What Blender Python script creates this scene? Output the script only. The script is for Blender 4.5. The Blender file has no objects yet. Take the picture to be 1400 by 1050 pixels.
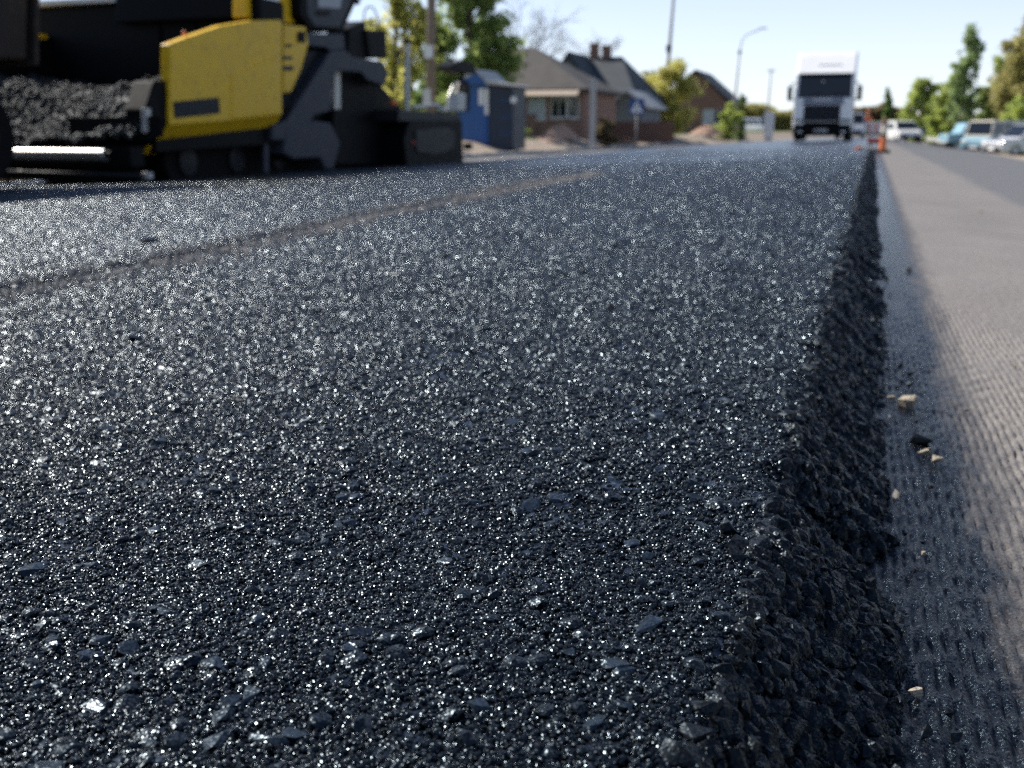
import bpy, bmesh, math, random
import numpy as np
from mathutils import Vector, Matrix, Euler

sc = bpy.context.scene
COL = sc.collection
rnd = random.Random(7)
RNG = np.random.default_rng(11)
R_ = math.radians

# ------------------------------------------------------------------ camera
CAM_H = 0.27
FPX = 1361.0                      # focal length in pixels of the 1400-wide photograph (35 mm lens)
PITCH = math.atan((525 - 176) / FPX)
YAW = math.atan((1195 - 700) * math.cos(PITCH) / FPX)
cam_d = bpy.data.cameras.new('camera')
cam = bpy.data.objects.new('camera', cam_d)
COL.objects.link(cam)
cam_d.sensor_width = 36.0
cam_d.lens = 36.0 * FPX / 1400.0
cam_d.clip_start = 0.02
cam_d.clip_end = 6000
cam.location = (0, 0, CAM_H)
cam.rotation_euler = (math.pi / 2 - PITCH, 0, YAW)
cam_d.dof.use_dof = True
cam_d.dof.focus_distance = 0.64
cam_d.dof.aperture_fstop = 8.6
cam_d.dof.aperture_blades = 9
sc.camera = cam

# ------------------------------------------------------------------ sky and sun
SUN_EL, SUN_BACK = R_(40), R_(-17)      # sun stands to the left of the road and a little ahead
to_sun = Vector((-math.cos(SUN_EL) * math.cos(SUN_BACK), -math.cos(SUN_EL) * math.sin(SUN_BACK), math.sin(SUN_EL)))
world = bpy.data.worlds.new('World')
sc.world = world
world.use_nodes = True
wn = world.node_tree
sky = wn.nodes.new('ShaderNodeTexSky')
sky.sky_type = 'NISHITA'
sky.sun_disc = False
sky.sun_elevation = SUN_EL
sky.sun_rotation = math.atan2(to_sun.x, to_sun.y)
sky.air_density = 0.55
sky.dust_density = 0.05
sky.ozone_density = 3.0
bg = wn.nodes['Background']
bg.inputs['Strength'].default_value = 0.115
# thin pale haze in the air, thickest towards the horizon, the same all the way round
tc = wn.nodes.new('ShaderNodeTexCoord')
sx = wn.nodes.new('ShaderNodeSeparateXYZ'); wn.links.new(tc.outputs['Generated'], sx.inputs[0])
def wmath(op, a, b):
    nd = wn.nodes.new('ShaderNodeMath'); nd.operation = op; nd.use_clamp = op == 'SUBTRACT'
    for i, v in enumerate((a, b)):
        if isinstance(v, (int, float)): nd.inputs[i].default_value = v
        else: wn.links.new(v, nd.inputs[i])
    return nd.outputs[0]
hz = wmath('MULTIPLY_ADD', wmath('POWER', wmath('SUBTRACT', 1.0, sx.outputs['Z']), 5.0), 0.92)
hz.node.inputs[2].default_value = 0.03
hmix = wn.nodes.new('ShaderNodeMixRGB'); hmix.inputs['Color2'].default_value = (5.5, 5.7, 5.85, 1)
wn.links.new(hz, hmix.inputs['Fac']); wn.links.new(sky.outputs['Color'], hmix.inputs['Color1'])
wn.links.new(hmix.outputs['Color'], bg.inputs['Color'])
sun_d = bpy.data.lights.new('sun', 'SUN')
sun_d.energy = 5.0
sun_d.angle = R_(0.53)
sun_d.color = (1.0, 0.94, 0.86)
sun = bpy.data.objects.new('sun', sun_d)
COL.objects.link(sun)
sun.rotation_euler = to_sun.to_track_quat('Z', 'Y').to_euler()
sc.view_settings.view_transform = 'Standard'
sc.view_settings.look = 'None'
sc.view_settings.exposure = 0.70
sc.view_settings.gamma = 1.0
sc.render.engine = 'CYCLES'
sc.cycles.use_denoising = False
sc.cycles.sample_clamp_direct = 30
sc.cycles.sample_clamp_indirect = 4
sc.cycles.max_bounces = 6
sc.cycles.caustics_reflective = False
sc.cycles.caustics_refractive = False

# ------------------------------------------------------------------ photograph pixel -> point in the place
_fh = np.array([-math.sin(YAW), math.cos(YAW), 0.0])
_R = np.array([math.cos(YAW), math.sin(YAW), 0.0])
_F = _fh * math.cos(PITCH) + np.array([0, 0, -math.sin(PITCH)])
_U = np.cross(_R, _F)
_C = np.array([0, 0, CAM_H])
def _ray(x, y): return _F + _R * (x - 700) / FPX - _U * (y - 525) / FPX
def onX(x, y, X):
    d = _ray(x, y); return _C + d * (X / d[0])
def onY(x, y, Y):
    d = _ray(x, y); return _C + d * (Y / d[1])
def onZ(x, y, Z):
    d = _ray(x, y); return _C + d * ((Z - CAM_H) / d[2])

# ------------------------------------------------------------------ materials
MATS = {}
def new_mat(name):
    m = bpy.data.materials.new(name); m.use_nodes = True
    MATS[name] = m
    return m, m.node_tree.nodes, m.node_tree.links, m.node_tree.nodes['Principled BSDF']
def N(nt, t, **kw):
    n = nt.new(t)
    for k, v in kw.items():
        if k in n.inputs: n.inputs[k].default_value = v
        else: setattr(n, k, v)
    return n
def paint(name, col, rough=0.5, metal=0.0, var=0.25, scale=6.0, bump=0.0, bscale=60.0, coat=0.0, rvar=0.12, dirt=None, spec=0.5):
    """painted / plain surface with uneven colour and gloss"""
    m, n, l, b = new_mat(name)
    g = n.new('ShaderNodeNewGeometry')
    t = N(n, 'ShaderNodeTexNoise', Scale=scale, Detail=6.0, Roughness=0.65)
    l.new(g.outputs['Position'], t.inputs['Vector'])
    r = n.new('ShaderNodeValToRGB')
    c = Vector(col)
    r.color_ramp.elements[0].position = 0.28; r.color_ramp.elements[1].position = 0.72
    r.color_ramp.elements[0].color = (*(c * (1 - var)), 1)
    r.color_ramp.elements[1].color = (*[min(1, x) for x in (c * (1 + var * 0.6))], 1)
    l.new(t.outputs['Fac'], r.inputs['Fac'])
    out = r.outputs['Color']
    if dirt:
        t3 = N(n, 'ShaderNodeTexNoise', Scale=scale * 2.3, Detail=8.0, Roughness=0.7)
        l.new(g.outputs['Position'], t3.inputs['Vector'])
        r3 = n.new('ShaderNodeValToRGB'); r3.color_ramp.elements[0].position = 0.52; r3.color_ramp.elements[1].position = 0.75
        l.new(t3.outputs['Fac'], r3.inputs['Fac'])
        mx = N(n, 'ShaderNodeMixRGB'); mx.inputs['Color2'].default_value = (*dirt, 1)
        l.new(r3.outputs['Color'], mx.inputs['Fac']); l.new(out, mx.inputs['Color1']); out = mx.outputs['Color']
    l.new(out, b.inputs['Base Color'])
    mr = N(n, 'ShaderNodeMapRange'); mr.inputs['To Min'].default_value = max(0.03, rough - rvar); mr.inputs['To Max'].default_value = min(1, rough + rvar)
    l.new(t.outputs['Fac'], mr.inputs['Value']); l.new(mr.outputs['Result'], b.inputs['Roughness'])
    b.inputs['Metallic'].default_value = metal
    b.inputs['Coat Weight'].default_value = coat; b.inputs['Specular IOR Level'].default_value = spec
    if bump > 0:
        t2 = N(n, 'ShaderNodeTexNoise', Scale=bscale, Detail=5.0)
        l.new(g.outputs['Position'], t2.inputs['Vector'])
        bp = N(n, 'ShaderNodeBump', Strength=bump, Distance=0.02)
        l.new(t2.outputs['Fac'], bp.inputs['Height']); l.new(bp.outputs['Normal'], b.inputs['Normal'])
    return m

def flakes(n, l, g, scale, k):
    """normal broken into tiny random facets (broken stone and bitumen film)"""
    v = N(n, 'ShaderNodeTexVoronoi', Scale=scale)
    v.feature = 'F1'
    l.new(g.outputs['Position'], v.inputs['Vector'])
    s1 = N(n, 'ShaderNodeVectorMath', operation='SUBTRACT'); s1.inputs[1].default_value = (.5, .5, .5); l.new(v.outputs['Color'], s1.inputs[0])
    s2 = N(n, 'ShaderNodeVectorMath', operation='SCALE'); s2.inputs['Scale'].default_value = k; l.new(s1.outputs[0], s2.inputs[0])
    s3 = N(n, 'ShaderNodeVectorMath', operation='ADD'); l.new(s2.outputs[0], s3.inputs[0]); l.new(g.outputs['Normal'], s3.inputs[1])
    s4 = N(n, 'ShaderNodeVectorMath', operation='NORMALIZE'); l.new(s3.outputs[0], s4.inputs[0])
    return s4.outputs[0]
def bitumen(name, base, rough, flake=1300.0, k=1.0, spread=0.06, spec=0.28):
    """stone coated in hot bitumen: black, wet looking, with a fine sharp relief that glints"""
    m, n, l, b = new_mat(name)
    g = n.new('ShaderNodeNewGeometry')
    t = N(n, 'ShaderNodeTexNoise', Scale=55.0, Detail=4.0)
    l.new(g.outputs['Position'], t.inputs['Vector'])
    r = n.new('ShaderNodeValToRGB'); c = Vector(base)
    r.color_ramp.elements[0].position = 0.3; r.color_ramp.elements[1].position = 0.75
    r.color_ramp.elements[0].color = (*(c * 0.6), 1); r.color_ramp.elements[1].color = (*(c * 1.7), 1)
    l.new(t.outputs['Fac'], r.inputs['Fac'])
    l.new(r.outputs['Color'], b.inputs['Base Color'])
    mr = N(n, 'ShaderNodeMapRange'); mr.inputs['To Min'].default_value = rough - spread; mr.inputs['To Max'].default_value = rough + spread
    l.new(t.outputs['Fac'], mr.inputs['Value']); l.new(mr.outputs['Result'], b.inputs['Roughness'])
    b.inputs['IOR'].default_value = 1.5
    b.inputs['Specular IOR Level'].default_value = spec
    b.inputs['Specular Tint'].default_value = (.60, .83, 1.0, 1)      # blue put into the reflections to cool sheen and glints
    l.new(flakes(n, l, g, flake, k), b.inputs['Normal'])
    return m

# ------------------------------------------------------------------ mesh helpers
def link(name, me, mat=None, parent=None, loc=None):
    o = bpy.data.objects.new(name, me)
    COL.objects.link(o)
    if mat is not None: me.materials.append(MATS[mat] if isinstance(mat, str) else mat)
    if parent is not None: o.parent = parent
    if loc is not None: o.location = loc
    return o
def tag(o, label=None, cat=None, group=None, kind=None):
    if label: o['label'] = label
    if cat: o['category'] = cat
    if group: o['group'] = group
    if kind: o['kind'] = kind
    return o
def grid_mesh(name, X, Y, Z, smooth=True):
    """X, Y, Z arrays [rows, cols] -> quad sheet"""
    r, c = X.shape
    co = np.stack([X, Y, Z], -1).reshape(-1, 3).astype(np.float32)
    i = np.arange(r * c).reshape(r, c)
    q = np.stack([i[:-1, :-1], i[:-1, 1:], i[1:, 1:], i[1:, :-1]], -1).reshape(-1, 4)
    me = bpy.data.meshes.new(name)
    me.vertices.add(len(co)); me.vertices.foreach_set('co', co.ravel())
    me.loops.add(q.size); me.loops.foreach_set('vertex_index', q.ravel().astype(np.int32))
    me.polygons.add(len(q)); me.polygons.foreach_set('loop_start', np.arange(0, q.size, 4, dtype=np.int32))
    me.polygons.foreach_set('use_smooth', np.full(len(q), smooth))
    me.update(calc_edges=True)
    return me
def hash2(i, j, s):
    h = (i.astype(np.int64) * 374761393 + j.astype(np.int64) * 668265263 + s * 974634777) & 0x7fffffff
    h = ((h ^ (h >> 13)) * 1274126177) & 0x7fffffff
    h = ((h ^ (h >> 16)) * 60493) & 0x7fffffff
    return (h & 0xffff) / 65535.0
def vnoise(x, y, s=0):
    xi, yi = np.floor(x), np.floor(y); fx, fy = x - xi, y - yi
    u, v = fx * fx * (3 - 2 * fx), fy * fy * (3 - 2 * fy)
    a = hash2(xi, yi, s); b = hash2(xi + 1, yi, s); c = hash2(xi, yi + 1, s); d = hash2(xi + 1, yi + 1, s)
    return (a * (1 - u) + b * u) * (1 - v) + (c * (1 - u) + d * u) * v
def worley(x, y, s=0):
    """distance to nearest jittered point and that point's random number"""
    xi, yi = np.floor(x), np.floor(y)
    best = np.full(x.shape, 9.0); rid = np.zeros(x.shape)
    for dx in (-1, 0, 1):
        for dy in (-1, 0, 1):
            a, b = xi + dx, yi + dy
            px = a + hash2(a, b, s); py = b + hash2(a, b, s + 5)
            d = (x - px) ** 2 + (y - py) ** 2
            k = d < best
            best = np.where(k, d, best); rid = np.where(k, hash2(a, b, s + 9), rid)
    return np.sqrt(best), rid
def sstep(a, b, x):
    t = np.clip((x - a) / (b - a), 0, 1); return t * t * (3 - 2 * t)
def spaced(segs):
    """[(start, end, step_start, step_end), ...] -> coordinates with growing steps"""
    out = [segs[0][0]]
    for a, b, s0, s1 in segs:
        sg = 1 if b > a else -1; L = abs(b - a); p = 0.0
        while True:
            p += s0 + (s1 - s0) * p / L
            if p >= L: break
            out.append(a + sg * p)
        out.append(b)
    return np.array(out)

# ------------------------------------------------------------------ lie of the land
SLAB_T = 0.07
def z_base(X, Y):
    """old road surface: crowned at the fresh edge, falling off to both sides and slightly downhill"""
    X = np.asarray(X, float); Y = np.asarray(Y, float)
    Yc = np.clip(Y, -30, 160)
    zl = -0.07 - 0.004 * Yc - 0.035 * np.minimum(-X, 11.2)
    zr = -0.07 - 0.004 * Yc - np.minimum(X, 8.0) * (0.05 + 0.001 * np.clip(Yc, 0, 90))
    return np.where(X < 0, zl, zr)
def slab_left(Y):        # far edge of the fresh layer
    return np.interp(Y, [-30, 14, 18, 35, 50, 70], [-10.9, -10.9, -7.0, -7.4, -6.0, -5.2])
def slab_edge(Y):
    return -0.060 + 0.016 * (vnoise(Y * 9.0, Y * 0 + 3.3, 3) - 0.5) + 0.018 * (vnoise(Y * 31.0, Y * 0 + 7.7, 4) - 0.5)
def edge_prof(X, Y):
    w = 0.084 + 0.022 * (vnoise(Y * 14.0, Y * 0 + 1.1, 6) - 0.5)
    t = np.clip((X - slab_edge(Y)) / w, 0, 1.6)
    return -SLAB_T * np.where(t < 1, 0.55 * t * t * (3 - 2 * t) + 0.45 * t, t), t
def slab_macro(X, Y):
    e, t = edge_prof(X, Y)
    z = z_base(np.minimum(X, 0), Y) + SLAB_T + e
    z = z + 0.004 * (vnoise(X * 5, Y * 5, 21) - 0.5) + 0.0022 * (vnoise(X * 19, Y * 19, 22) - 0.5)
    z = z + 0.012 * (vnoise(X * 0.8, Y * 0.35, 23) - 0.5) * sstep(0.4, 4, -X)
    z = z - 0.035 * np.exp(-((Y - 14.5 - .25 * X) / 1.3) ** 2) * sstep(-.6, -1.6, X) * sstep(-7.0, -4.5, X)
    # shallow dished joint between the two passes of the paver
    jx = np.interp(Y, [0, 1.6, 2.4, 3.7, 6.1, 20], [-1.66, -1.69, -1.76, -1.93, -2.16, -3.0])
    dj = X - jx
    z = z + 0.012 * sstep(0.02, -0.05, dj) * np.exp(-np.abs(dj) * 0.8) - 0.004 * np.exp(-(dj / 0.03) ** 2)
    return z, t
def slab_z(X, Y, fine=1.0):
    z, t = slab_macro(X, Y)
    d1, r1 = worley(X / 0.014 + 0.3 * vnoise(X * 120, Y * 120, 31), Y / 0.014, 32)
    d2, r2 = worley(X / 0.0062, Y / 0.0062, 35)
    stone = np.where(r1 > 0.55, np.clip(1.25 - 1.5 * d1, 0, 0.55) * 0.0026, 0.0)
    grain = np.sqrt(np.clip(0.6 - d2 * d2, 0, 1)) * 0.0022 * (0.4 + r2)
    pit = -0.006 * sstep(0.62, 0.85, vnoise(X * 48, Y * 48, 37))
    rough_edge = sstep(-0.15, 0.3, t)
    d3, r3 = worley(X / 0.022, Y / 0.022, 39)
    lump = np.clip(1.0 - 1.3 * d3, 0, 1) * 0.004 * r3 * rough_edge
    return z + (0.8 * stone + 0.45 * grain + pit * 0.6) * fine * (1 - 0.7 * rough_edge) + lump

# ------------------------------------------------------------------ fresh asphalt layer
bitumen('fresh_bitumen', (0.0035, 0.0039, 0.0048), 0.27, 260.0, 0.20, spec=.65)
bitumen('grain_bitumen', (0.0026, 0.0029, 0.0035), 0.24, 1150.0, 1.15, spec=.42)
bitumen('grain_bitumen_mid', (0.0026, 0.0029, 0.0035), 0.255, 520.0, 0.85, spec=.60)
bitumen('grain_bitumen_far', (0.0034, 0.0038, 0.0046), 0.27, 150.0, 0.16, spec=.8)
bitumen('edge_crumb', (0.0032, 0.0036, 0.0046), 0.36, 1000.0, 0.6, spec=.2)
bitumen('stone_bitumen', (0.0040, 0.005, 0.0065), 0.30, 900.0, 0.6, spec=.4)

xs = spaced([(0.075, -0.16, 0.0022, 0.0022), (-0.16, -1.4, 0.0026, 0.007), (-1.4, -3.2, 0.008, 0.04), (-3.2, -10.9, 0.05, 0.4)])[::-1]
ys = spaced([(0.10, 0.22, 0.02, 0.004), (0.22, 1.2, 0.0026, 0.0036), (1.2, 4.0, 0.004, 0.02), (4.0, 12.0, 0.025, 0.12), (12.0, 72.0, 0.15, 1.2)])
ys = np.concatenate([[-12, -6, -3, -1.5, -.7, -.3, -.1, 0.0, .05], ys])
Xg, Yg = np.meshgrid(xs, ys)
lim = slab_left(Yg)
Xc = np.maximum(Xg, lim)
cell = np.maximum(np.gradient(xs)[None, :] + 0 * Yg, np.gradient(ys)[:, None] + 0 * Xg)
fine = np.clip(1.3 - cell / 0.012, 0, 1)
Zg = slab_z(Xc, Yg, fine)
Zg = np.where(Xg < lim - 1e-6, z_base(Xc, Yg) - 0.02, Zg)
slab = link('asphalt_layer', grid_mesh('asphalt_layer', Xc, Yg, Zg, False), 'fresh_bitumen')
tag(slab, 'fresh black asphalt layer with a rough open edge along the road', None, None, 'structure')

def ico_variant(nt, l, seed, sub, amp, smooth, mat):
    ic = nt.new('GeometryNodeMeshIcoSphere'); ic.inputs['Radius'].default_value = 1.0; ic.inputs['Subdivisions'].default_value = sub
    po = nt.new('GeometryNodeInputPosition')
    nz = nt.new('ShaderNodeTexNoise'); nz.noise_dimensions = '4D'
    nz.inputs['W'].default_value = seed * 7.3; nz.inputs['Scale'].default_value = 1.1; nz.inputs['Detail'].default_value = 1.0
    l.new(po.outputs[0], nz.inputs['Vector'])
    s = nt.new('ShaderNodeVectorMath'); s.operation = 'SUBTRACT'; s.inputs[1].default_value = (0.5, 0.5, 0.5); l.new(nz.outputs['Color'], s.inputs[0])
    k = nt.new('ShaderNodeVectorMath'); k.operation = 'SCALE'; k.inputs['Scale'].default_value = amp; l.new(s.outputs[0], k.inputs[0])
    sp = nt.new('GeometryNodeSetPosition'); l.new(ic.outputs['Mesh'], sp.inputs['Geometry']); l.new(k.outputs[0], sp.inputs['Offset'])
    sh = nt.new('GeometryNodeSetShadeSmooth'); sh.inputs['Shade Smooth'].default_value = smooth; l.new(sp.outputs[0], sh.inputs[0])
    sm = nt.new('GeometryNodeSetMaterial'); sm.inputs['Material'].default_value = MATS[mat]; l.new(sh.outputs[0], sm.inputs['Geometry'])
    gi = nt.new('GeometryNodeGeometryToInstance'); l.new(sm.outputs[0], gi.inputs[0])
    return gi
def scatter(name, co, scl, rot, mat, parent, variants):
    """one object of countless small grains: points carrying grain meshes"""
    me = bpy.data.meshes.new(name)
    me.vertices.add(len(co)); me.vertices.foreach_set('co', np.asarray(co, np.float32).ravel())
    for nm, arr in (('sc', scl), ('rt', rot)):
        a = me.attributes.new(nm, 'FLOAT_VECTOR', 'POINT'); a.data.foreach_set('vector', np.asarray(arr, np.float32).ravel())
    a = me.attributes.new('pk', 'INT', 'POINT'); a.data.foreach_set('value', RNG.integers(0, len(variants), len(co)).astype(np.int32))
    me.update()
    o = link(name, me, None, parent)
    ng = bpy.data.node_groups.new(name, 'GeometryNodeTree')
    ng.interface.new_socket('Geometry', in_out='INPUT', socket_type='NodeSocketGeometry')
    ng.interface.new_socket('Geometry', in_out='OUTPUT', socket_type='NodeSocketGeometry')
    nt, l = ng.nodes, ng.links
    gin, gout = nt.new('NodeGroupInput'), nt.new('NodeGroupOutput')
    jn = nt.new('GeometryNodeJoinGeometry')
    for (seed, sub, amp, smooth) in variants:
        l.new(ico_variant(nt, l, seed, sub, amp, smooth, mat).outputs[0], jn.inputs[0])
    ip = nt.new('GeometryNodeInstanceOnPoints')
    l.new(gin.outputs[0], ip.inputs['Points']); l.new(jn.outputs[0], ip.inputs['Instance'])
    ip.inputs['Pick Instance'].default_value = True
    def attr(nm, dt):
        a = nt.new('GeometryNodeInputNamedAttribute'); a.data_type = dt; a.inputs['Name'].default_value = nm; return a
    l.new(attr('pk', 'INT').outputs['Attribute'], ip.inputs['Instance Index'])
    l.new(attr('rt', 'FLOAT_VECTOR').outputs['Attribute'], ip.inputs['Rotation'])
    l.new(attr('sc', 'FLOAT_VECTOR').outputs['Attribute'], ip.inputs['Scale'])
    l.new(ip.outputs[0], gout.inputs[0])
    md = o.modifiers.new('scatter', 'NODES'); md.node_group = ng
    o['kind'] = 'stuff'
    return o
def in_view(X, Y, mx=0.25):
    """ground the photograph could show from here or a step aside"""
    return (Y > 0.16) & (X > -1.02 * Y - mx) & (X < 0.30 * Y + mx)
LY = [.3, .5, 1.5, 3.5, 8.0, 16.0, 26.0]            # distance bands: grains grow and thin out gradually
def band(Y, v): return np.interp(np.log(Y), np.log(LY), v)
def spread(n, y0, y1, rmean, cover, xr=None):
    """points on the fresh layer, thinning with distance so that grains cover a steady share of it"""
    yy = np.exp(np.linspace(math.log(y0), math.log(y1), 600)); wid = (1.02 * yy + .30) if xr is None else 0 * yy + 1
    d = band(yy, cover) / band(yy, rmean) ** 2 * wid * yy
    c = np.cumsum(d); Y = np.exp(np.interp(RNG.random(n) * c[-1], c, np.log(yy)))
    X = RNG.random(n)
    X = .05 - X * (1.02 * Y + .30) if xr is None else xr[0] + (xr[1] - xr[0]) * X
    k = (X > slab_left(Y) + .05); return X[k], Y[k]
def grains(name, X, Y, rmin, rmax, flat, lift, mats, variants, parent, patchy=1.0):
    rr = band(Y, rmin) + (band(Y, rmax) - band(Y, rmin)) * RNG.random(len(X)) ** 1.6
    z, t = slab_macro(X, Y)
    clump = vnoise(X * 34, Y * 34, 51) + 0.8 * (vnoise(X * 6, Y * 6, 52) - 0.5) + 0.4 * (vnoise(X * 26, Y * 2.2, 53) - 0.5)
    keep = RNG.random(len(X)) < np.clip(0.35 + 1.1 * clump, 0, 1) * patchy + (1 - patchy)
    X, Y, z, rr, t = X[keep], Y[keep], z[keep], rr[keep], t[keep]; n = len(X)
    re = sstep(-0.1, 0.4, t); fl = band(Y, flat); fl = fl + (.75 - fl) * re
    s = np.stack([rr * (0.8 + .6 * RNG.random(n)), rr * (0.8 + .6 * RNG.random(n)), rr * (fl + .3 * RNG.random(n))], -1)
    tilt = (0.25 + 0.8 * re)[:, None] * np.where(fl > .6, 2.2, np.interp(fl, [.3, .6], [.5, 1.6]))[:, None]
    r = np.concatenate([(RNG.random((n, 2)) - .5) * 2 * tilt, RNG.random((n, 1)) * 6.28], -1)
    co = np.stack([X, Y, z + band(Y, lift) * rr + 0.002 * re * RNG.random(n)], -1)
    Yd = Y * np.exp(RNG.normal(0, .22, n)); lo = 0.0
    for (hi, mt) in mats:
        k = (Yd >= lo) & (Yd < hi); lo = hi
        if k.sum(): scatter(name, co[k], s[k], r[k], mt, parent, variants)
VAR_F = [(1, 1, .5, False), (2, 1, .7, False), (3, 2, .8, False), (4, 2, .7, False)]
RMIN = [.0007, .0007, .0011, .0018, .0032, .0060, .0085]; RMAX = [.0021, .0021, .0027, .0040, .0070, .011, .014]
X, Y = spread(900000, .2, 26, [.0009, .0009, .0014, .0023, .0044, .0078, .0105], [1, 1, .85, .42, .13, .04, .008])
grains('fine_aggregate', X, Y, RMIN, RMAX, [.8, .8, .62, .45, .36, .28, .2], [.8, .8, .6, .35, .22, .12, .05], [(1.05, 'grain_bitumen'), (2.3, 'grain_bitumen_mid'), (99, 'grain_bitumen_far')], VAR_F, slab, .85)
Yw = np.exp(RNG.uniform(math.log(.12), math.log(16), 430000)); Xw = -(1.02 * Yw + .235) - RNG.random(len(Yw)) * (1.5 + .15 * Yw)
kw_ = (Xw > slab_left(Yw) + .05) & (RNG.random(len(Yw)) < np.clip((Yw / .9) ** .8, .25, 1))
grains('fine_aggregate', Xw[kw_], Yw[kw_], [.0016, .0016, .0018, .0024, .0036, .0060, .0085], [.0034, .0034, .0036, .0044, .0072, .011, .014], [.7, .7, .62, .45, .36, .28, .2], [.7, .7, .6, .35, .22, .12, .05], [(2.3, 'grain_bitumen_mid'), (99, 'grain_bitumen_far')], VAR_F, slab, .7)
VAR_C = [(5, 2, 1.1, False), (6, 2, 1.3, False), (7, 2, 1.2, False), (8, 1, 1.2, False)]
X, Y = spread(20000, .16, 12, [.0045, .0045, .0055, .008, .012, .016, .02], [.8, .8, .8, .6, .3, .1, .0])
grains('coarse_aggregate', X, Y, [.0024, .0024, .003, .0045, .006, .008, .01], [.0058, .0058, .0066, .009, .011, .012, .014], [.45, .45, .45, .4, .35, .3, .3], [.34, .34, .3, .15, .05, 0, 0], [(99, 'stone_bitumen')], VAR_C, slab)
X, Y = spread(17000, .16, 26, [.0036, .003, .004, .007, .011, .018, .025], [1, 1, 1, 1, .8, .6, .3], (-.052, .045))
grains('edge_aggregate', X, Y, [.0018, .0018, .0028, .005, .008, .012, .016], [.0085, .0085, .0095, .013, .018, .024, .03], [.7] * 7, [-.15] * 7, [(99, 'edge_crumb')], VAR_C, slab, .5)

# ------------------------------------------------------------------ milled road on the other side of the edge
m, n, l, b = new_mat('milled_road')
g = n.new('ShaderNodeNewGeometry')
sp = n.new('ShaderNodeSeparateXYZ'); l.new(g.outputs['Position'], sp.inputs[0])
t1 = N(n, 'ShaderNodeTexNoise', Scale=420.0, Detail=4.0, Roughness=0.7); l.new(g.outputs['Position'], t1.inputs['Vector'])
r1 = n.new('ShaderNodeValToRGB'); r1.color_ramp.elements[0].position = .3; r1.color_ramp.elements[1].position = .72
r1.color_ramp.elements[0].color = (.112, .101, .093, 1); r1.color_ramp.elements[1].color = (.375, .342, .314, 1)
l.new(t1.outputs['Fac'], r1.inputs['Fac'])
t2 = N(n, 'ShaderNodeTexNoise', Scale=3.0, Detail=5.0); l.new(g.outputs['Position'], t2.inputs['Vector'])
mul = N(n, 'ShaderNodeMixRGB', blend_type='MULTIPLY'); mul.inputs['Fac'].default_value = .35
l.new(r1.outputs['Color'], mul.inputs['Color1']); l.new(t2.outputs['Fac'], mul.inputs['Color2'])
# older smooth road beyond the milled strip
old = N(n, 'ShaderNodeMixRGB'); old.inputs['Color2'].default_value = (.135, .132, .132, 1)
wob = N(n, 'ShaderNodeTexNoise', Scale=1.3, Detail=3.0); l.new(g.outputs['Position'], wob.inputs['Vector'])
wm = N(n, 'ShaderNodeMath', operation='MULTIPLY_ADD'); wm.inputs[1].default_value = .18; l.new(wob.outputs['Fac'], wm.inputs[0]); l.new(sp.outputs['X'], wm.inputs[2])
om = N(n, 'ShaderNodeMapRange'); om.inputs['From Min'].default_value = .84; om.inputs['From Max'].default_value = .93
l.new(wm.outputs[0], om.inputs['Value']); l.new(om.outputs['Result'], old.inputs['Fac']); l.new(mul.outputs['Color'], old.inputs['Color1'])
# sprayed tack coat spilling out from under the fresh layer
t4 = N(n, 'ShaderNodeTexNoise', Scale=26.0, Detail=7.0, Roughness=.72)
mp = n.new('ShaderNodeMapping'); mp.inputs['Scale'].default_value = (1.5, .35, 1); l.new(g.outputs['Position'], mp.inputs['Vector']); l.new(mp.outputs[0], t4.inputs['Vector'])
tm = N(n, 'ShaderNodeMath', operation='MULTIPLY_ADD'); tm.inputs[1].default_value = -.10; l.new(t4.outputs['Fac'], tm.inputs[0]); l.new(sp.outputs['X'], tm.inputs[2])
tk = N(n, 'ShaderNodeMapRange'); tk.inputs['From Min'].default_value = .060; tk.inputs['From Max'].default_value = .128
tk.inputs['To Min'].default_value = 1; tk.inputs['To Max'].default_value = 0
l.new(tm.outputs[0], tk.inputs['Value'])
t5 = N(n, 'ShaderNodeTexNoise', Scale=240.0, Detail=4.0, Roughness=.7); l.new(g.outputs['Position'], t5.inputs['Vector'])
gap = N(n, 'ShaderNodeMapRange'); gap.inputs['From Min'].default_value = .60; gap.inputs['From Max'].default_value = .70; gap.inputs['To Min'].default_value = 1; gap.inputs['To Max'].default_value = .6
l.new(t5.outputs['Fac'], gap.inputs['Value'])
tkm = N(n, 'ShaderNodeMath', operation='MULTIPLY'); l.new(tk.outputs['Result'], tkm.inputs[0]); l.new(gap.outputs['Result'], tkm.inputs[1])
fin = N(n, 'ShaderNodeMixRGB'); fin.inputs['Color2'].default_value = (.004, .0048, .0065, 1)
l.new(tkm.outputs[0], fin.inputs['Fac']); l.new(old.outputs['Color'], fin.inputs['Color1']); l.new(fin.outputs['Color'], b.inputs['Base Color'])
rg = N(n, 'ShaderNodeMapRange'); rg.inputs['To Min'].default_value = .85; rg.inputs['To Max'].default_value = .22
l.new(tkm.outputs[0], rg.inputs['Value']); l.new(rg.outputs['Result'], b.inputs['Roughness'])
fk = N(n, 'ShaderNodeMixRGB'); l.new(tkm.outputs[0], fk.inputs['Fac'])
l.new(flakes(n, l, g, 500.0, .35), fk.inputs['Color1']); l.new(flakes(n, l, g, 750.0, .8), fk.inputs['Color2'])
b.inputs['Specular Tint'].default_value = (.45, .74, 1.0, 1); b.inputs['Specular IOR Level'].default_value = .26  # reflections tinted blue here as well, for a bluer sheen on the tack coat
bp = N(n, 'ShaderNodeBump', Strength=.4, Distance=.002); l.new(t1.outputs['Fac'], bp.inputs['Height']); l.new(fk.outputs['Color'], bp.inputs['Normal']); l.new(bp.outputs['Normal'], b.inputs['Normal'])

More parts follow.
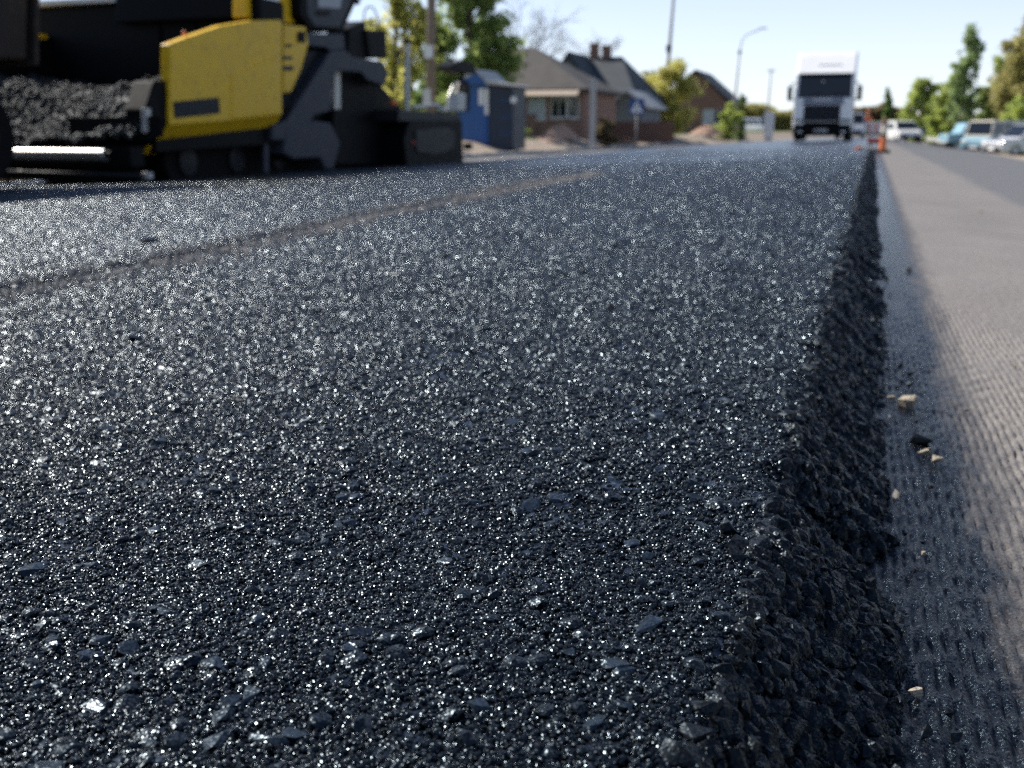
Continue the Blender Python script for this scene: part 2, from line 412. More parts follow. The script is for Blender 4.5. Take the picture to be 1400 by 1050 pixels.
def road_z(X, Y, cell):
    z = z_base(X, Y)
    f = np.clip(1.5 - cell / 0.012, 0, 1) * sstep(0.95, 0.85, X)
    lane = X + 0.16 * Y * 0.12 + 0.006 * vnoise(X * 6, Y * 7, 67) + 0.0025 * vnoise(X * 40, Y * 25, 68)
    k = np.floor(lane / 0.0095)
    u = lane / 0.0095 - k
    cut = 0.5 + 0.5 * np.sin(2 * math.pi * (Y / 0.048 + hash2(k, k * 0, 61) * 0.6 + 0.5 * (k % 2) + 0.5 * vnoise(X * 30, Y * 12, 66)))
    ridge = np.sin(math.pi * u) ** 2
    z = z - f * (0.0052 * (1 - ridge) * (0.25 + 0.75 * cut) * (0.45 + 0.9 * vnoise(X * 14, Y * 9, 65))) - f * 0.0022 * (vnoise(X * 90, Y * 90, 63) + 0.6 * vnoise(X * 260, Y * 260, 64))
    return z
xs2 = np.concatenate([[-.2], spaced([(-.06, 0.42, .0028, .0032), (.42, 1.1, .0045, .02), (1.1, 5.6, .05, .4)])])
ys2 = np.concatenate([[-12, -6, -3, -1, 0, .2], spaced([(.3, 1.6, .0045, .006), (1.6, 4.0, .008, .03), (4.0, 16, .05, .3), (16, 120, .5, 4), (120, 420, 6, 30)])])
Xg, Yg = np.meshgrid(xs2, ys2)
Xr = np.minimum(Xg, np.interp(Yg, [0, 19, 40, 60, 120, 420], [2.75, 2.9, 4.0, 5.1, 5.4, 5.6]))
Xr = np.where(Yg > 120, Xr - 0.00012 * (Yg - 120) ** 2, Xr)
cell = np.maximum(np.gradient(xs2)[None, :] + 0 * Yg, np.gradient(ys2)[:, None] * 0.6 + 0 * Xg)
road = link('road', grid_mesh('road', Xr, Yg, road_z(Xr, Yg, cell)), 'milled_road')
tag(road, 'light grey milled old road surface with dark tack coat along the edge', None, None, 'structure')
#@@NEXT
# ------------------------------------------------------------------ ground, shoulder, kerb
def paint_ground():
    m, n, l, b = new_mat('verge_ground')
    g = n.new('ShaderNodeNewGeometry'); sp = n.new('ShaderNodeSeparateXYZ'); l.new(g.outputs['Position'], sp.inputs[0])
    t = N(n, 'ShaderNodeTexNoise', Scale=0.55, Detail=7.0, Roughness=.65); l.new(g.outputs['Position'], t.inputs['Vector'])
    t2 = N(n, 'ShaderNodeTexNoise', Scale=9.0, Detail=6.0, Roughness=.7); l.new(g.outputs['Position'], t2.inputs['Vector'])
    sand = n.new('ShaderNodeValToRGB'); sand.color_ramp.elements[0].color = (.20, .155, .11, 1); sand.color_ramp.elements[1].color = (.46, .37, .28, 1)
    grass = n.new('ShaderNodeValToRGB'); grass.color_ramp.elements[0].color = (.035, .06, .014, 1); grass.color_ramp.elements[1].color = (.14, .18, .045, 1)
    for r in (sand, grass):
        r.color_ramp.elements[0].position = .3; r.color_ramp.elements[1].position = .7; l.new(t2.outputs['Fac'], r.inputs['Fac'])
    a = N(n, 'ShaderNodeMath', operation='ADD'); a.inputs[1].default_value = 2.5; l.new(sp.outputs['X'], a.inputs[0])
    ab = N(n, 'ShaderNodeMath', operation='ABSOLUTE'); l.new(a.outputs[0], ab.inputs[0])
    ad = N(n, 'ShaderNodeMath', operation='MULTIPLY_ADD'); ad.inputs[1].default_value = 5.0; l.new(t.outputs['Fac'], ad.inputs[0]); l.new(ab.outputs[0], ad.inputs[2])
    mr = N(n, 'ShaderNodeMapRange'); mr.inputs['From Min'].default_value = 13.0; mr.inputs['From Max'].default_value = 14.3; l.new(ad.outputs[0], mr.inputs['Value'])
    mx = N(n, 'ShaderNodeMixRGB'); l.new(mr.outputs['Result'], mx.inputs['Fac']); l.new(sand.outputs['Color'], mx.inputs['Color1']); l.new(grass.outputs['Color'], mx.inputs['Color2'])
    l.new(mx.outputs['Color'], b.inputs['Base Color']); b.inputs['Roughness'].default_value = .9
    bp = N(n, 'ShaderNodeBump', Strength=.6, Distance=.06); l.new(t2.outputs['Fac'], bp.inputs['Height']); l.new(bp.outputs['Normal'], b.inputs['Normal'])
paint_ground()
ROAD_E = ([0, 19, 40, 60, 120, 420], [2.75, 2.9, 4.0, 5.1, 5.4, 5.6])
def ground_z(X, Y):
    X = np.asarray(X, float); Y = np.asarray(Y, float)
    Yc = np.clip(Y, -30, 160)
    zb = z_base(X, Y)
    t = sstep(-11.2, -13.6, X)
    zl = z_base(-11.2 + 0 * X, Y) * (1 - t) + (-0.10 - 0.0012 * np.clip(Y, 0, 160)) * t + 0.03
    e = np.interp(Y, *ROAD_E)
    z = np.where(X < -11.1, zl, np.where(X < e - .1, zb - .10, zb - .02))
    z = z + 0.05 * (vnoise(X * .8, Y * .8, 71) - .5) * sstep(0, 1.5, np.maximum(-11.3 - X, X - e - .05))
    return z
gx = np.concatenate([-spaced([(13, 60, .8, 8), (60, 2500, 20, 500)])[::-1], spaced([(-13, -10.9, .25, .25)])[1:], [-9, -8, -5, -2, 0, 2, 2.6, 2.8], spaced([(3.0, 8.5, .25, .4), (8.5, 30, .8, 3), (30, 2500, 10, 500)])])
gy = np.concatenate([[-60, -20, -5], spaced([(0, 30, 1.0, 1.0), (30, 120, 1.2, 5), (120, 420, 10, 40), (420, 5000, 80, 900)])])
Xg, Yg = np.meshgrid(gx, gy)
ground = link('ground', grid_mesh('ground', Xg, Yg, ground_z(Xg, Yg)), 'verge_ground')
tag(ground, 'sandy verge and grass on both sides of the road', None, None, 'structure')
paint('old_asphalt', (.17, .162, .155), .85, var=.35, scale=3.0, bump=.3, bscale=40)
xs3 = np.array([-11.15, -10, -9, -8, -7, -6, -5, -4, -2, -.02]); ys3 = np.concatenate([[-12, 0], np.linspace(4, 70, 30), np.linspace(80, 420, 25)])
Xg, Yg = np.meshgrid(xs3, ys3)
shoulder = link('road_shoulder', grid_mesh('road_shoulder', Xg, Yg, z_base(Xg, Yg) - .006), 'old_asphalt')
tag(shoulder, 'pale worn old asphalt shoulder beyond the fresh layer', None, None, 'structure')

# ------------------------------------------------------------------ solid modelling kit
class MB:
    """collects simple solids and builds them as one mesh object"""
    def __init__(self): self.v, self.f = [], []
    def add(self, v, f):
        k = len(self.v); self.v += [tuple(map(float, p)) for p in v]; self.f += [tuple(i + k for i in q) for q in f]; return self
    def box(self, c, s, rz=0.0, M=None):
        hx, hy, hz = s[0] / 2, s[1] / 2, s[2] / 2
        P = [Vector((x, y, z)) for x in (-hx, hx) for y in (-hy, hy) for z in (-hz, hz)]
        m = Matrix.Translation(c) @ (M.to_4x4() if M is not None else Matrix.Rotation(rz, 4, 'Z'))
        return self.add([m @ p for p in P], [(0, 1, 3, 2), (4, 6, 7, 5), (0, 4, 5, 1), (2, 3, 7, 6), (0, 2, 6, 4), (1, 5, 7, 3)])
    def prism(self, pts, axis, a, b, shrink=0.0):
        """polygon pts in the plane across axis, extruded from a to b; end b may shrink about the centre"""
        n = len(pts); cx = sum(p[0] for p in pts) / n; cy = sum(p[1] for p in pts) / n
        def P(p, t): return {'X': (t, p[0], p[1]), 'Y': (p[0], t, p[1]), 'Z': (p[0], p[1], t)}[axis]
        q = [(cx + (p[0] - cx) * (1 - shrink), cy + (p[1] - cy) * (1 - shrink)) for p in pts]
        return self.add([P(p, a) for p in pts] + [P(p, b) for p in q],
                        [tuple(range(n)), tuple(range(2 * n - 1, n - 1, -1))] + [(i, (i + 1) % n, n + (i + 1) % n, n + i) for i in range(n)])
    def tube(self, pts, r, seg=8, r2=None):
        pts = [Vector(p) for p in pts]; n = len(pts); ring = []
        for i, p in enumerate(pts):
            d = (pts[min(i + 1, n - 1)] - pts[max(i - 1, 0)]).normalized()
            u = d.orthogonal().normalized(); w = d.cross(u)
            if i and ring:
                pu = (ring[-1][1] - ring[-1][1].dot(d) * d)
                if pu.length > 1e-6: u = pu.normalized(); w = d.cross(u)
            rr = r if r2 is None else r + (r2 - r) * i / max(1, n - 1)
            ring.append((p, u, [p + rr * (math.cos(2 * math.pi * k / seg) * u + math.sin(2 * math.pi * k / seg) * w) for k in range(seg)]))
        V = [q for t in ring for q in t[2]]
        F = [(i * seg + k, i * seg + (k + 1) % seg, (i + 1) * seg + (k + 1) % seg, (i + 1) * seg + k) for i in range(n - 1) for k in range(seg)]
        F += [tuple(range(seg))[::-1], tuple((n - 1) * seg + k for k in range(seg))]
        return self.add(V, F)
    def lathe(self, prof, c, axis='X', seg=24):
        """prof: (offset along axis, radius)"""
        V, n = [], len(prof)
        for (t, r) in prof:
            for k in range(seg):
                a, b_ = r * math.cos(2 * math.pi * k / seg), r * math.sin(2 * math.pi * k / seg)
                V.append({'X': (c[0] + t, c[1] + a, c[2] + b_), 'Y': (c[0] + a, c[1] + t, c[2] + b_), 'Z': (c[0] + a, c[1] + b_, c[2] + t)}[axis])
        F = [(i * seg + k, i * seg + (k + 1) % seg, (i + 1) * seg + (k + 1) % seg, (i + 1) * seg + k) for i in range(n - 1) for k in range(seg)]
        F += [tuple(range(seg))[::-1], tuple((n - 1) * seg + k for k in range(seg))]
        return self.add(V, F)
    def quad(self, *p): return self.add(p, [tuple(range(len(p)))])
    def build(self, name, mat, parent=None, bevel=0.0, smooth=False, seg=2):
        me = bpy.data.meshes.new(name); me.from_pydata(self.v, [], self.f)
        bm = bmesh.new(); bm.from_mesh(me); bmesh.ops.recalc_face_normals(bm, faces=bm.faces)
        if bevel > 0:
            eds = [e for e in bm.edges if len(e.link_faces) == 2 and e.calc_face_angle(0) > .35]
            bmesh.ops.bevel(bm, geom=eds, offset=bevel, segments=seg, profile=.6, affect='EDGES', clamp_overlap=True)
        bm.to_mesh(me); bm.free()
        if smooth:
            me.polygons.foreach_set('use_smooth', np.full(len(me.polygons), True))
        return link(name, me, mat, parent)
def empty(name, loc=(0, 0, 0), rz=0.0):
    o = bpy.data.objects.new(name, None); COL.objects.link(o); o.location = loc; o.rotation_euler = (0, 0, rz); o.empty_display_size = .2
    return o
def copy_tree(o, parent=None):
    c = o.copy(); COL.objects.link(c); c.parent = parent
    for ch in list(o.children): copy_tree(ch, c)
    return c
def gz(X, Y): return float(ground_z(np.array([X]), np.array([Y]))[0])
def atpx(x, Y):   # point on the ground below picture column x at distance Y
    X = float(onY(x, 176, Y)[0]); return X, Y, gz(X, Y)

# kerb along the verge: separate stones
paint('concrete', (.40, .38, .35), .85, var=.3, scale=5, bump=.3, bscale=50)
kerb = empty('kerb', (-11.2, 8, 0)); tag(kerb, 'low concrete kerb stones along the sandy verge', None, None, 'structure')
km = None
for i in range(64):
    y = 8.0 + i * 1.02
    z = float(z_base(np.array([-11.18]), np.array([y]))[0])
    if km is None:
        km = MB().box((0, 0, 0), (.15, 1.0, .26)).build('kerb_stone', 'concrete', kerb, .015); ks = km
    else:
        ks = km.copy(); COL.objects.link(ks)
    ks.location = (-11.18 + 11.2 + rnd.uniform(-.012, .012), y - 8, z + .0 + rnd.uniform(-.012, .012)); ks.rotation_euler.z = rnd.uniform(-.012, .012)

# ------------------------------------------------------------------ stones on the fresh layer
def stone_mesh(name, seed, flat, mat, n=15):
    r = random.Random(seed); bm = bmesh.new()
    for _ in range(n):
        v = Vector((r.gauss(0, 1), r.gauss(0, 1), r.gauss(0, 1))).normalized()
        s = r.uniform(.82, 1.08)
        bm.verts.new((v.x * s * r.uniform(.9, 1.1), v.y * s * .82, max(-.9, min(.62, v.z * s)) * flat))
    bmesh.ops.convex_hull(bm, input=bm.verts)
    bmesh.ops.delete(bm, geom=[v for v in bm.verts if not v.link_faces], context='VERTS')
    me = bpy.data.meshes.new(name); bm.to_mesh(me); bm.free(); me.materials.append(MATS[mat]); return me
bitumen('flat_stone', (0.005, 0.008, 0.012), 0.33, 900.0, 0.34, spec=.5)
bitumen('edge_stone', (0.007, 0.008, 0.010), 0.42, 900.0, 0.5, spec=.2)
flat_m = [stone_mesh('stone', 100 + i, .5, 'flat_stone', 16) for i in range(7)]
edge_m = [stone_mesh('stone', 200 + i, .75, 'edge_stone', 14) for i in range(7)]
def put_stone(me, X, Y, Z, r, tilt, parent, sz=1.0):
    o = bpy.data.objects.new('stone', me); COL.objects.link(o); o.parent = parent
    o.location = (X, Y, Z); o.scale = (r * rnd.uniform(.9, 1.35), r * rnd.uniform(.75, 1.0), r * sz)
    o.rotation_euler = (rnd.gauss(0, tilt), rnd.gauss(0, tilt), rnd.uniform(0, 6.28)); return o
cnt = 0
while cnt < 130:                      # flat stones rolled into the surface, nearest ones in view
    Y = .27 + 1.1 * rnd.random() ** 1.3; X = rnd.uniform(-.95 * Y - .06, -.085)
    if X < -1.0: continue
    z = float(slab_macro(np.array([X]), np.array([Y]))[0][0]); r = rnd.uniform(.005, .0115) * (1 if rnd.random() < .8 else 1.25)
    put_stone(rnd.choice(flat_m), X, Y, z + .0036 - r * .2, r, .08, slab); cnt += 1
cnt = 0
while cnt < 105:                      # broken stones standing out of the open edge
    Y = .28 + 2.6 * rnd.random() ** 1.5; X = rnd.uniform(-.075, .035)
    z = float(slab_macro(np.array([X]), np.array([Y]))[0][0]); r = rnd.uniform(.006, .0135)
    put_stone(rnd.choice(edge_m), X, Y, z + r * .15, r, .7, slab); cnt += 1
for _ in range(56):                   # crumbs that rolled off onto the tack coat
    Y = .45 + 2.4 * rnd.random() ** 1.4; X = .028 + abs(rnd.gauss(0, .022)); r = rnd.uniform(.002, .0065)
    put_stone(rnd.choice(edge_m), X, Y, float(z_base(X, Y)) + r * .3, r, .6, slab)
# pale chips that fell off the tack coat strip: loose things
paint('pale_chip', (.34, .29, .22), .8, var=.4, scale=90, bump=.5, bscale=500)
paint('grey_chip', (.16, .15, .14), .8, var=.4, scale=90, bump=.5, bscale=500)
clod_m = [stone_mesh('stone', 400 + i, .75, 'edge_crumb', 15) for i in range(3)]
chip_m = [stone_mesh('stone', 300 + i, .8, 'pale_chip', 13) for i in range(3)] + [stone_mesh('stone', 310 + i, .8, 'grey_chip', 13) for i in range(2)] + [stone_mesh('stone', 320, .85, 'edge_stone', 16)]
CHIPS = [((1240, 553), 0, .0135, 'pale tan stone chip lying at the foot of the asphalt edge, the largest pale one'),
         ((1219, 545), 1, .0062, 'narrow upright pale chip leaning beside the largest pale stone chip'),
         ((1258, 604), 5, .0115, 'round black bitumen coated stone on the tack coat near two pale chips'),
         ((1266, 620), 1, .0075, 'small yellowish chip just below the round black stone'),
         ((1280, 633), 2, .0095, 'white angular stone chip below the round black stone on the tack coat'),
         ((1226, 678), 3, .0065, 'grey chip halfway down against the foot of the dark asphalt edge'),
         ((1263, 758), 0, .0035, 'tiny pale chip on the dark tack coat in the lower half'),
         ((1253, 948), 1, .0055, 'pale flake on the tack coat near the bottom of the picture'),
         ((1386, 502), 2, .0055, 'small white chip on the light milled surface'),
         ((1322, 562), 0, .0035, 'tiny pale chip on the border of tack coat and milled surface'),
         ((1243, 370), 2, .011, 'pale chip on the far light milled road by the blurred edge'),
         ((1340, 290), 2, .014, 'white chip far out on the light milled road')]
for (px, k, r, lab) in CHIPS:
    P = onZ(px[0], px[1], -.075 - .006)
    for _ in range(4): P = onZ(px[0], px[1], float(z_base(P[0], P[1])))
    o = bpy.data.objects.new('stone_chip', chip_m[k]); COL.objects.link(o)
    o.location = (P[0], P[1], P[2] + r * .3); o.scale = (r * 1.15, r * .9, r); o.rotation_euler = (rnd.uniform(-.4, .4), rnd.uniform(-.4, .4), rnd.uniform(0, 6))
    tag(o, lab, 'stone', 'loose stone chips beside the asphalt edge')

# dusty strip swept along the joint between the two passes
paint('joint_dust', (.33, .31, .285), .95, var=.5, scale=30, bump=.5, bscale=120)
def joint_x(Y): return np.interp(Y, [0, 1.6, 2.4, 3.7, 6.1, 20], [-1.66, -1.69, -1.76, -1.93, -2.16, -3.0])
nj = 6500
Yj = .25 + 8.5 * RNG.random(nj) ** 2.2
Xj = joint_x(Yj) + .035 + RNG.normal(0, 1, nj) * (.024 + .030 * Yj ** .5) * (.3 + 1.2 * vnoise(Yj * 2.3, Yj * 0, 81))
zj = slab_macro(Xj, Yj)[0] + .0035 + .004 * RNG.random(nj)
rj = (.0022 + .0035 * RNG.random(nj)) * (1 + Yj * .07)
scatter('joint_grit', np.stack([Xj, Yj, zj], -1), np.stack([rj, rj * .9, rj * .6], -1), RNG.random((nj, 3)) * 6, 'joint_dust', slab, [(11, 1, .7, False), (12, 1, .9, False)])
for i, (px, r) in enumerate([((203, 333), .03), ((185, 466), .016), ((322, 552), .011), ((186, 436), .012), ((611, 352), .016), ((799, 374), .015), ((835, 425), .012), ((30, 398), .02), ((375, 330), .02)]):
    P = onZ(px[0], px[1], -.05)
    for _ in range(4): P = onZ(px[0], px[1], float(slab_macro(np.array([P[0]]), np.array([P[1]]))[0][0]))
    put_stone(rnd.choice(clod_m), P[0], P[1], P[2] + r * .25, r, .3, slab, .6)

# ------------------------------------------------------------------ shared paints
paint('yellow_paint', (.84, .50, .016), .42, var=.10, scale=4, dirt=(.40, .24, .02), spec=.3)
paint('black_steel', (.0045, .005, .006), .55, spec=.08, var=.4, scale=8, bump=.1, bscale=30)
paint('dark_grey_paint', (.014, .016, .020), .5, spec=.18, var=.25, scale=6)
paint('slate_paint', (.036, .041, .054), .5, spec=.2, var=.2, scale=6)
paint('rubber', (.009, .009, .0095), .8, spec=.1, var=.4, scale=20, bump=.2, bscale=90)
paint('polished_steel', (.42, .41, .39), .36, .85, var=.15, scale=10)
paint('pale_steel', (.50, .49, .46), .45, .3, var=.25, scale=14)
paint('white_paint', (.88, .88, .87), .30, var=.06, scale=2, coat=.3)
paint('off_white', (.62, .60, .56), .55, var=.15, scale=5)
paint('screen_glass', (.16, .19, .23), .12, var=.1, scale=3)
paint('dark_glass', (.012, .016, .022), .06, var=.2, scale=3, rvar=.02)
paint('tyre', (.018, .018, .018), .8, var=.3, scale=20, bump=.2, bscale=80)
paint('rim', (.38, .38, .39), .35, .7, var=.1)
paint('orange_paint', (.78, .20, .05), .5, var=.15)
paint('lamp_white', (.80, .80, .76), .5, var=.05)
paint('lamp_amber', (.75, .25, .03), .3, var=.1)
paint('red_paint', (.50, .05, .035), .45, var=.15)
paint('dark_blue_paint', (.02, .06, .20), .4, var=.1)

# ------------------------------------------------------------------ asphalt paver
XP = -7.2
pav = empty('asphalt_paver', (XP - 1.2, 12.0, float(z_base(-7.5, 12.0)) ))
tag(pav, 'yellow and black asphalt paver with a hopper full of hot mix', 'paver')
PINV = Matrix.Translation(-pav.location)
def side(pts, X=XP): return [(float(p[1]), float(p[2])) for p in (onX(x, y, X) for (x, y) in pts)]
def ppart(mb, name, mat, parent=None, **kw):
    o = mb.build(name, mat, None, **kw)
    o.data.transform(PINV); o.parent = parent or pav
    return o
GZ = float(z_base(-7.5, 12)) + .07
# hopper wing facing the camera
w = side([(233, 60), (257, 51), (304, 35), (346, 28), (386, 27), (386, 157), (302, 167), (233, 172)])
wing = ppart(MB().prism(w, 'X', XP, XP - .13), 'hopper_wing', 'yellow_paint', bevel=.022, seg=3)
w2 = side([(316, 103), (380, 75), (380, 153), (316, 162)])
ppart(MB().prism(w2, 'X', XP + .012, XP - .05), 'raised_panel', 'yellow_paint', wing, bevel=.008)
# belly sheet under the wing, raking inwards
A, B = w[7], w[5]
lf, lr = side([(198, 210)], XP + .02)[0], side([(362, 188)], XP - .1)[0]
bs = MB()
q1, q0 = onX(366, 189, XP - .27), onX(198, 211, XP - .27)
P4 = [(XP - .01, A[0], A[1] + .004), (XP - .01, B[0], B[1] + .004), (XP - .27, float(q1[1]), float(q1[2])), (XP - .27, float(q0[1]), float(q0[2]))]
bs.add(P4 + [(x - .05, y, z + .012) for x, y, z in P4], [(0, 1, 2, 3), (7, 6, 5, 4), (0, 4, 5, 1), (1, 5, 6, 2), (2, 6, 7, 3), (3, 7, 4, 0)])
ppart(bs, 'belly_sheet', 'yellow_paint', bevel=.006)
pl = side([(236, 139), (299, 133), (301, 155), (238, 162)])
plate = ppart(MB().prism(pl, 'X', XP + .006, XP - .02), 'name_plate', 'dark_grey_paint', wing, bevel=.003)
pm = MB(); y0, z0 = pl[3]; y1, z1 = pl[1]
for row, (zf, hh, n_) in enumerate(((.64, .055, 11), (.30, .035, 7))):       # worn, unreadable lettering
    for k in range(n_):
        pm = MB()
        yy = y0 + (y1 - y0) * (.07 + .075 * k * (1 if row == 0 else .95)); zz = z0 + .02 + (pl[0][1] - pl[3][1]) * zf + .012 * k * .25
        pm.box((XP + .008, yy, zz), (.004, .028 if (k * 7 + row) % 3 else .016, hh))
        ppart(pm, 'letter', 'slate_paint', plate)

ppart(MB().lathe([(-.012, .012), (0, .022), (.03, .02), (.045, .008)], (XP - .06, w[1][0] + .02, w[1][1] + .03), 'Z', 10), 'lifting_eye', 'orange_paint', wing)
# wing hinge block at the front corner
hb = side([(213, 110), (229, 110), (232, 172), (205, 195), (200, 150)], XP - .04)
ppart(MB().prism(hb, 'X', XP - .05, XP - .32), 'hinge_block', 'black_steel', bevel=.02)
hs = side([(201, 148), (208, 148), (209, 178), (202, 182)], XP - .02)
ppart(MB().prism(hs, 'X', XP - .035, XP - .10), 'wear_strip', 'pale_steel', bevel=.01)
# far hopper wing
YF = 9.25
fw = ppart(MB().prism([(YF, .40), (YF, 1.10), (YF + .25, 1.33), (YF + 2.2, 1.52), (YF + 2.3, .45)], 'X', XP - 3.62, XP - 3.48), 'hopper_wing', 'yellow_paint', bevel=.02)
ppart(MB().prism([(YF - .01, .35), (YF - .01, 1.03), (YF + .26, 1.27), (YF + 2.2, 1.46), (YF + 2.3, .40)], 'X', XP - 3.474, XP - 3.42), 'wear_liner', 'black_steel', fw)
# hopper pan, back wall
ppart(MB().prism([(YF - .05, .02), (YF + 2.4, .08), (YF + 2.4, .32), (YF - .05, .25)], 'X', XP - .14, XP - 3.42), 'hopper_floor', 'black_steel', bevel=.01)
YB = 11.35
ppart(MB().box((XP - 1.98, YB + .3, 1.09), (3.7, .6, 1.54)), 'hopper_back_wall', 'black_steel', bevel=.06, seg=3)
for k in range(3):
    ppart(MB().box((XP - .55 - .55 * k, YB - .015, 1.08), (.03, .03, 1.0)), 'rib', 'black_steel', None, bevel=.006)
ppart(MB().box((XP - 2.75, YB + .22, 1.895), (2.1, .66, .07)), 'deck_edge', 'off_white', bevel=.015)
# heap of hot mix lying in the hopper: a load of its own
bitumen('loose_mix', (0.030, 0.029, 0.028), 0.62, 120.0, .8)
hx = np.linspace(XP - 3.40, XP - .16, 110); hy = np.linspace(YF - .45, YB - .02, 90)
HX, HY = np.meshgrid(hx, hy)
u = (HX - (XP - 3.4)) / 3.24; v = (HY - (YF - .45)) / (YB - YF + .43)
hh = .22 + .55 * sstep(0, .45, v) - .10 * np.sin(np.clip((u - .15) / .7, 0, 1) * math.pi) + .16 * sstep(.75, 1, u) * sstep(.2, .6, v) + .10 * sstep(.35, 0, u)
hh += .09 * (vnoise(HX * 6, HY * 6, 91) - .5) + .06 * (vnoise(HX * 15, HY * 15, 92) - .5) + .045 * (vnoise(HX * 34, HY * 34, 93) - .5)
heap = link('asphalt_heap', grid_mesh('asphalt_heap', HX, HY, hh, False), 'loose_mix')
tag(heap, 'heap of loose dark hot mix lying in the paver hopper', 'heap')
nh = 9000
ui = RNG.integers(0, 110, nh); vi = RNG.integers(0, 90, nh)
rh = .012 + .03 * RNG.random(nh) ** 2
lump = scatter('loose_lumps', np.stack([HX[vi, ui] + RNG.normal(0, .01, nh), HY[vi, ui] + RNG.normal(0, .01, nh), hh[vi, ui] + .006], -1), np.stack([rh, rh, rh * .8], -1), RNG.random((nh, 3)) * 6, 'loose_mix', heap, [(21, 1, .8, False), (22, 1, 1.0, False)])
# front: rubber apron, pushing roller, guard pipe
YR = 8.72
def frontp(x, y, Y=YR): P = onY(x, y, Y); return (float(P[0]), float(P[2]))
ap = [frontp(68, 160), frontp(198, 158), frontp(198, 188), frontp(72, 190)]
ppart(MB().prism(ap, 'Y', YR + .25, YR + .30), 'rubber_apron', 'rubber', bevel=.01)
a, b_ = frontp(28, 182), frontp(70, 188)
ppart(MB().box(((a[0] + b_[0]) / 2, YR + .28, (a[1] + b_[1]) / 2), (abs(b_[0] - a[0]) + .02, .06, .035)), 'clamp_bar', 'pale_steel', bevel=.008)
a, b_ = frontp(22, 211), frontp(146, 211)
rl = ppart(MB().lathe([(0, .02), (0, .058), (.012, .068), (b_[0] - a[0] - .012, .068), (b_[0] - a[0], .058), (b_[0] - a[0], .02)], (a[0], YR, a[1]), 'X', 28), 'push_roller', 'polished_steel', smooth=False)
ppart(MB().lathe([(0, .035), (.05, .035)], (b_[0] + .003, YR, b_[1]), 'X', 14), 'axle_end', 'black_steel', rl)
ppart(MB().lathe([(0, .058), (.012, .068), (.9, .068), (.912, .058)], (a[0] - 1.05, YR, a[1]), 'X', 28), 'push_roller', 'polished_steel')
p0, p1, p2 = frontp(15, 233), frontp(206, 240), frontp(26, 282)
ppart(MB().tube([(p2[0], YR - .10, GZ - .03), (p2[0] - .02, YR - .10, GZ + .1), (p0[0], YR - .1, p0[1] - .03), (p0[0] + .03, YR - .1, p0[1]), (p1[0], YR - .08, p1[1])], .018, 8), 'guard_pipe', 'dark_grey_paint', smooth=True)
ppart(MB().box((p1[0], YR - .05, p1[1]), (.09, .08, .07)), 'pipe_socket', 'pale_steel', bevel=.015)
ppart(MB().box((XP - 1.8, YR + .18, -.02), (3.3, .22, .22)), 'push_beam', 'black_steel', bevel=.02)
ppart(MB().box((XP - 1.85, YR + .35, (GZ + .02 + .05) / 2), (3.1, .05, .05 - GZ - .02)), 'shade_sheet', 'rubber', bevel=.01)  # dark sheet added to black out the bright gap under the paver
# tipper backed up to the hopper: only its tail shows at the picture's edge, its shade falls across the mat
paint('rusty_brown', (.030, .024, .021), .7, var=.4, scale=3, dirt=(.07, .045, .03), spec=.2)
dt = empty('tipper_lorry', (-9.27, 5.2, GZ)); tag(dt, 'dark brown tipper lorry backed up to the paver hopper, only its tailgate showing', 'lorry')
bed = MB().prism([(-2.6, 1.15), (3.05, 1.25), (3.25, 2.45), (-2.6, 2.45)], 'X', 1.22, -1.22).build('bed', 'rusty_brown', dt, .03)
for k in range(5): MB().box((1.25, -2.2 + k * 1.15, 1.8), (.07, .12, 1.2)).build('bed_rib', 'rusty_brown', bed, .01)
MB().prism([(3.10, 1.20), (3.30, 2.40), (3.36, 2.40), (3.16, 1.20)], 'X', 1.26, -1.26).build('tailgate', 'rusty_brown', dt, .01)
MB().tube([(1.28, 3.3, 2.5), (-1.28, 3.3, 2.5)], .04, 10).build('hinge_bar', 'pale_steel', dt)
MB().box((0, -.4, .85), (1.0, 6.0, .35)).build('chassis', 'black_steel', dt, .02)
for s_ in (-1, 1):
    for yy in (2.3, 1.0):
        t_ = MB().lathe([(-.26, .3), (-.26, .48), (-.2, .52), (.2, .52), (.26, .48), (.26, .3)], (0, 0, 0), 'X', 24).build('wheel', 'rubber', dt)
        t_.location = (s_ * .95, yy, .52)
        MB().lathe([(0, .08), (.01, .28), (-.06, .31)], (s_ * .265 if s_ > 0 else -.265, 0, 0), 'X', 18).build('rim', 'dark_grey_paint', t_)
MB().prism([(-2.75, .6), (-2.75, 2.6), (-4.3, 2.6), (-4.6, 1.6), (-4.7, .6)], 'X', 1.2, -1.2).build('cab', 'dark_blue_paint', dt, .08, False, 3)
# tractor: tracks, belly, flank
for k, xx in enumerate((XP - .62, XP - 2.30)):
    tr = []
    yA, yB_, zb, zt = 10.0, 14.1, GZ - .065, GZ + .52
    for t in range(9):
        a_ = math.pi / 2 + math.pi * t / 8; tr.append((yA + .29 * math.cos(a_), (zb + zt) / 2 + .29 * math.sin(a_)))
    for t in range(9):
        a_ = -math.pi / 2 + math.pi * t / 8; tr.append((yB_ + .29 * math.cos(a_), (zb + zt) / 2 + .29 * math.sin(a_)))
    trk = ppart(MB().prism(tr, 'X', xx + .17, xx - .17), 'track', 'rubber', bevel=.012)
    if k == 0:
        for q in range(5):
            ppart(MB().lathe([(0, .05), (.0, .15), (.05, .16), (.06, .05)], (xx + .16, 10.1 + q * .98, GZ + .2), 'X', 16), 'track_wheel', 'dark_grey_paint', trk)
ppart(MB().box((XP - 1.4, 12.4, .40), (1.9, 4.2, .75)), 'chassis', 'black_steel', bevel=.03)
rp = side([(388, 33), (418, 37), (422, 60), (412, 95), (398, 126), (388, 127)], XP - .06)
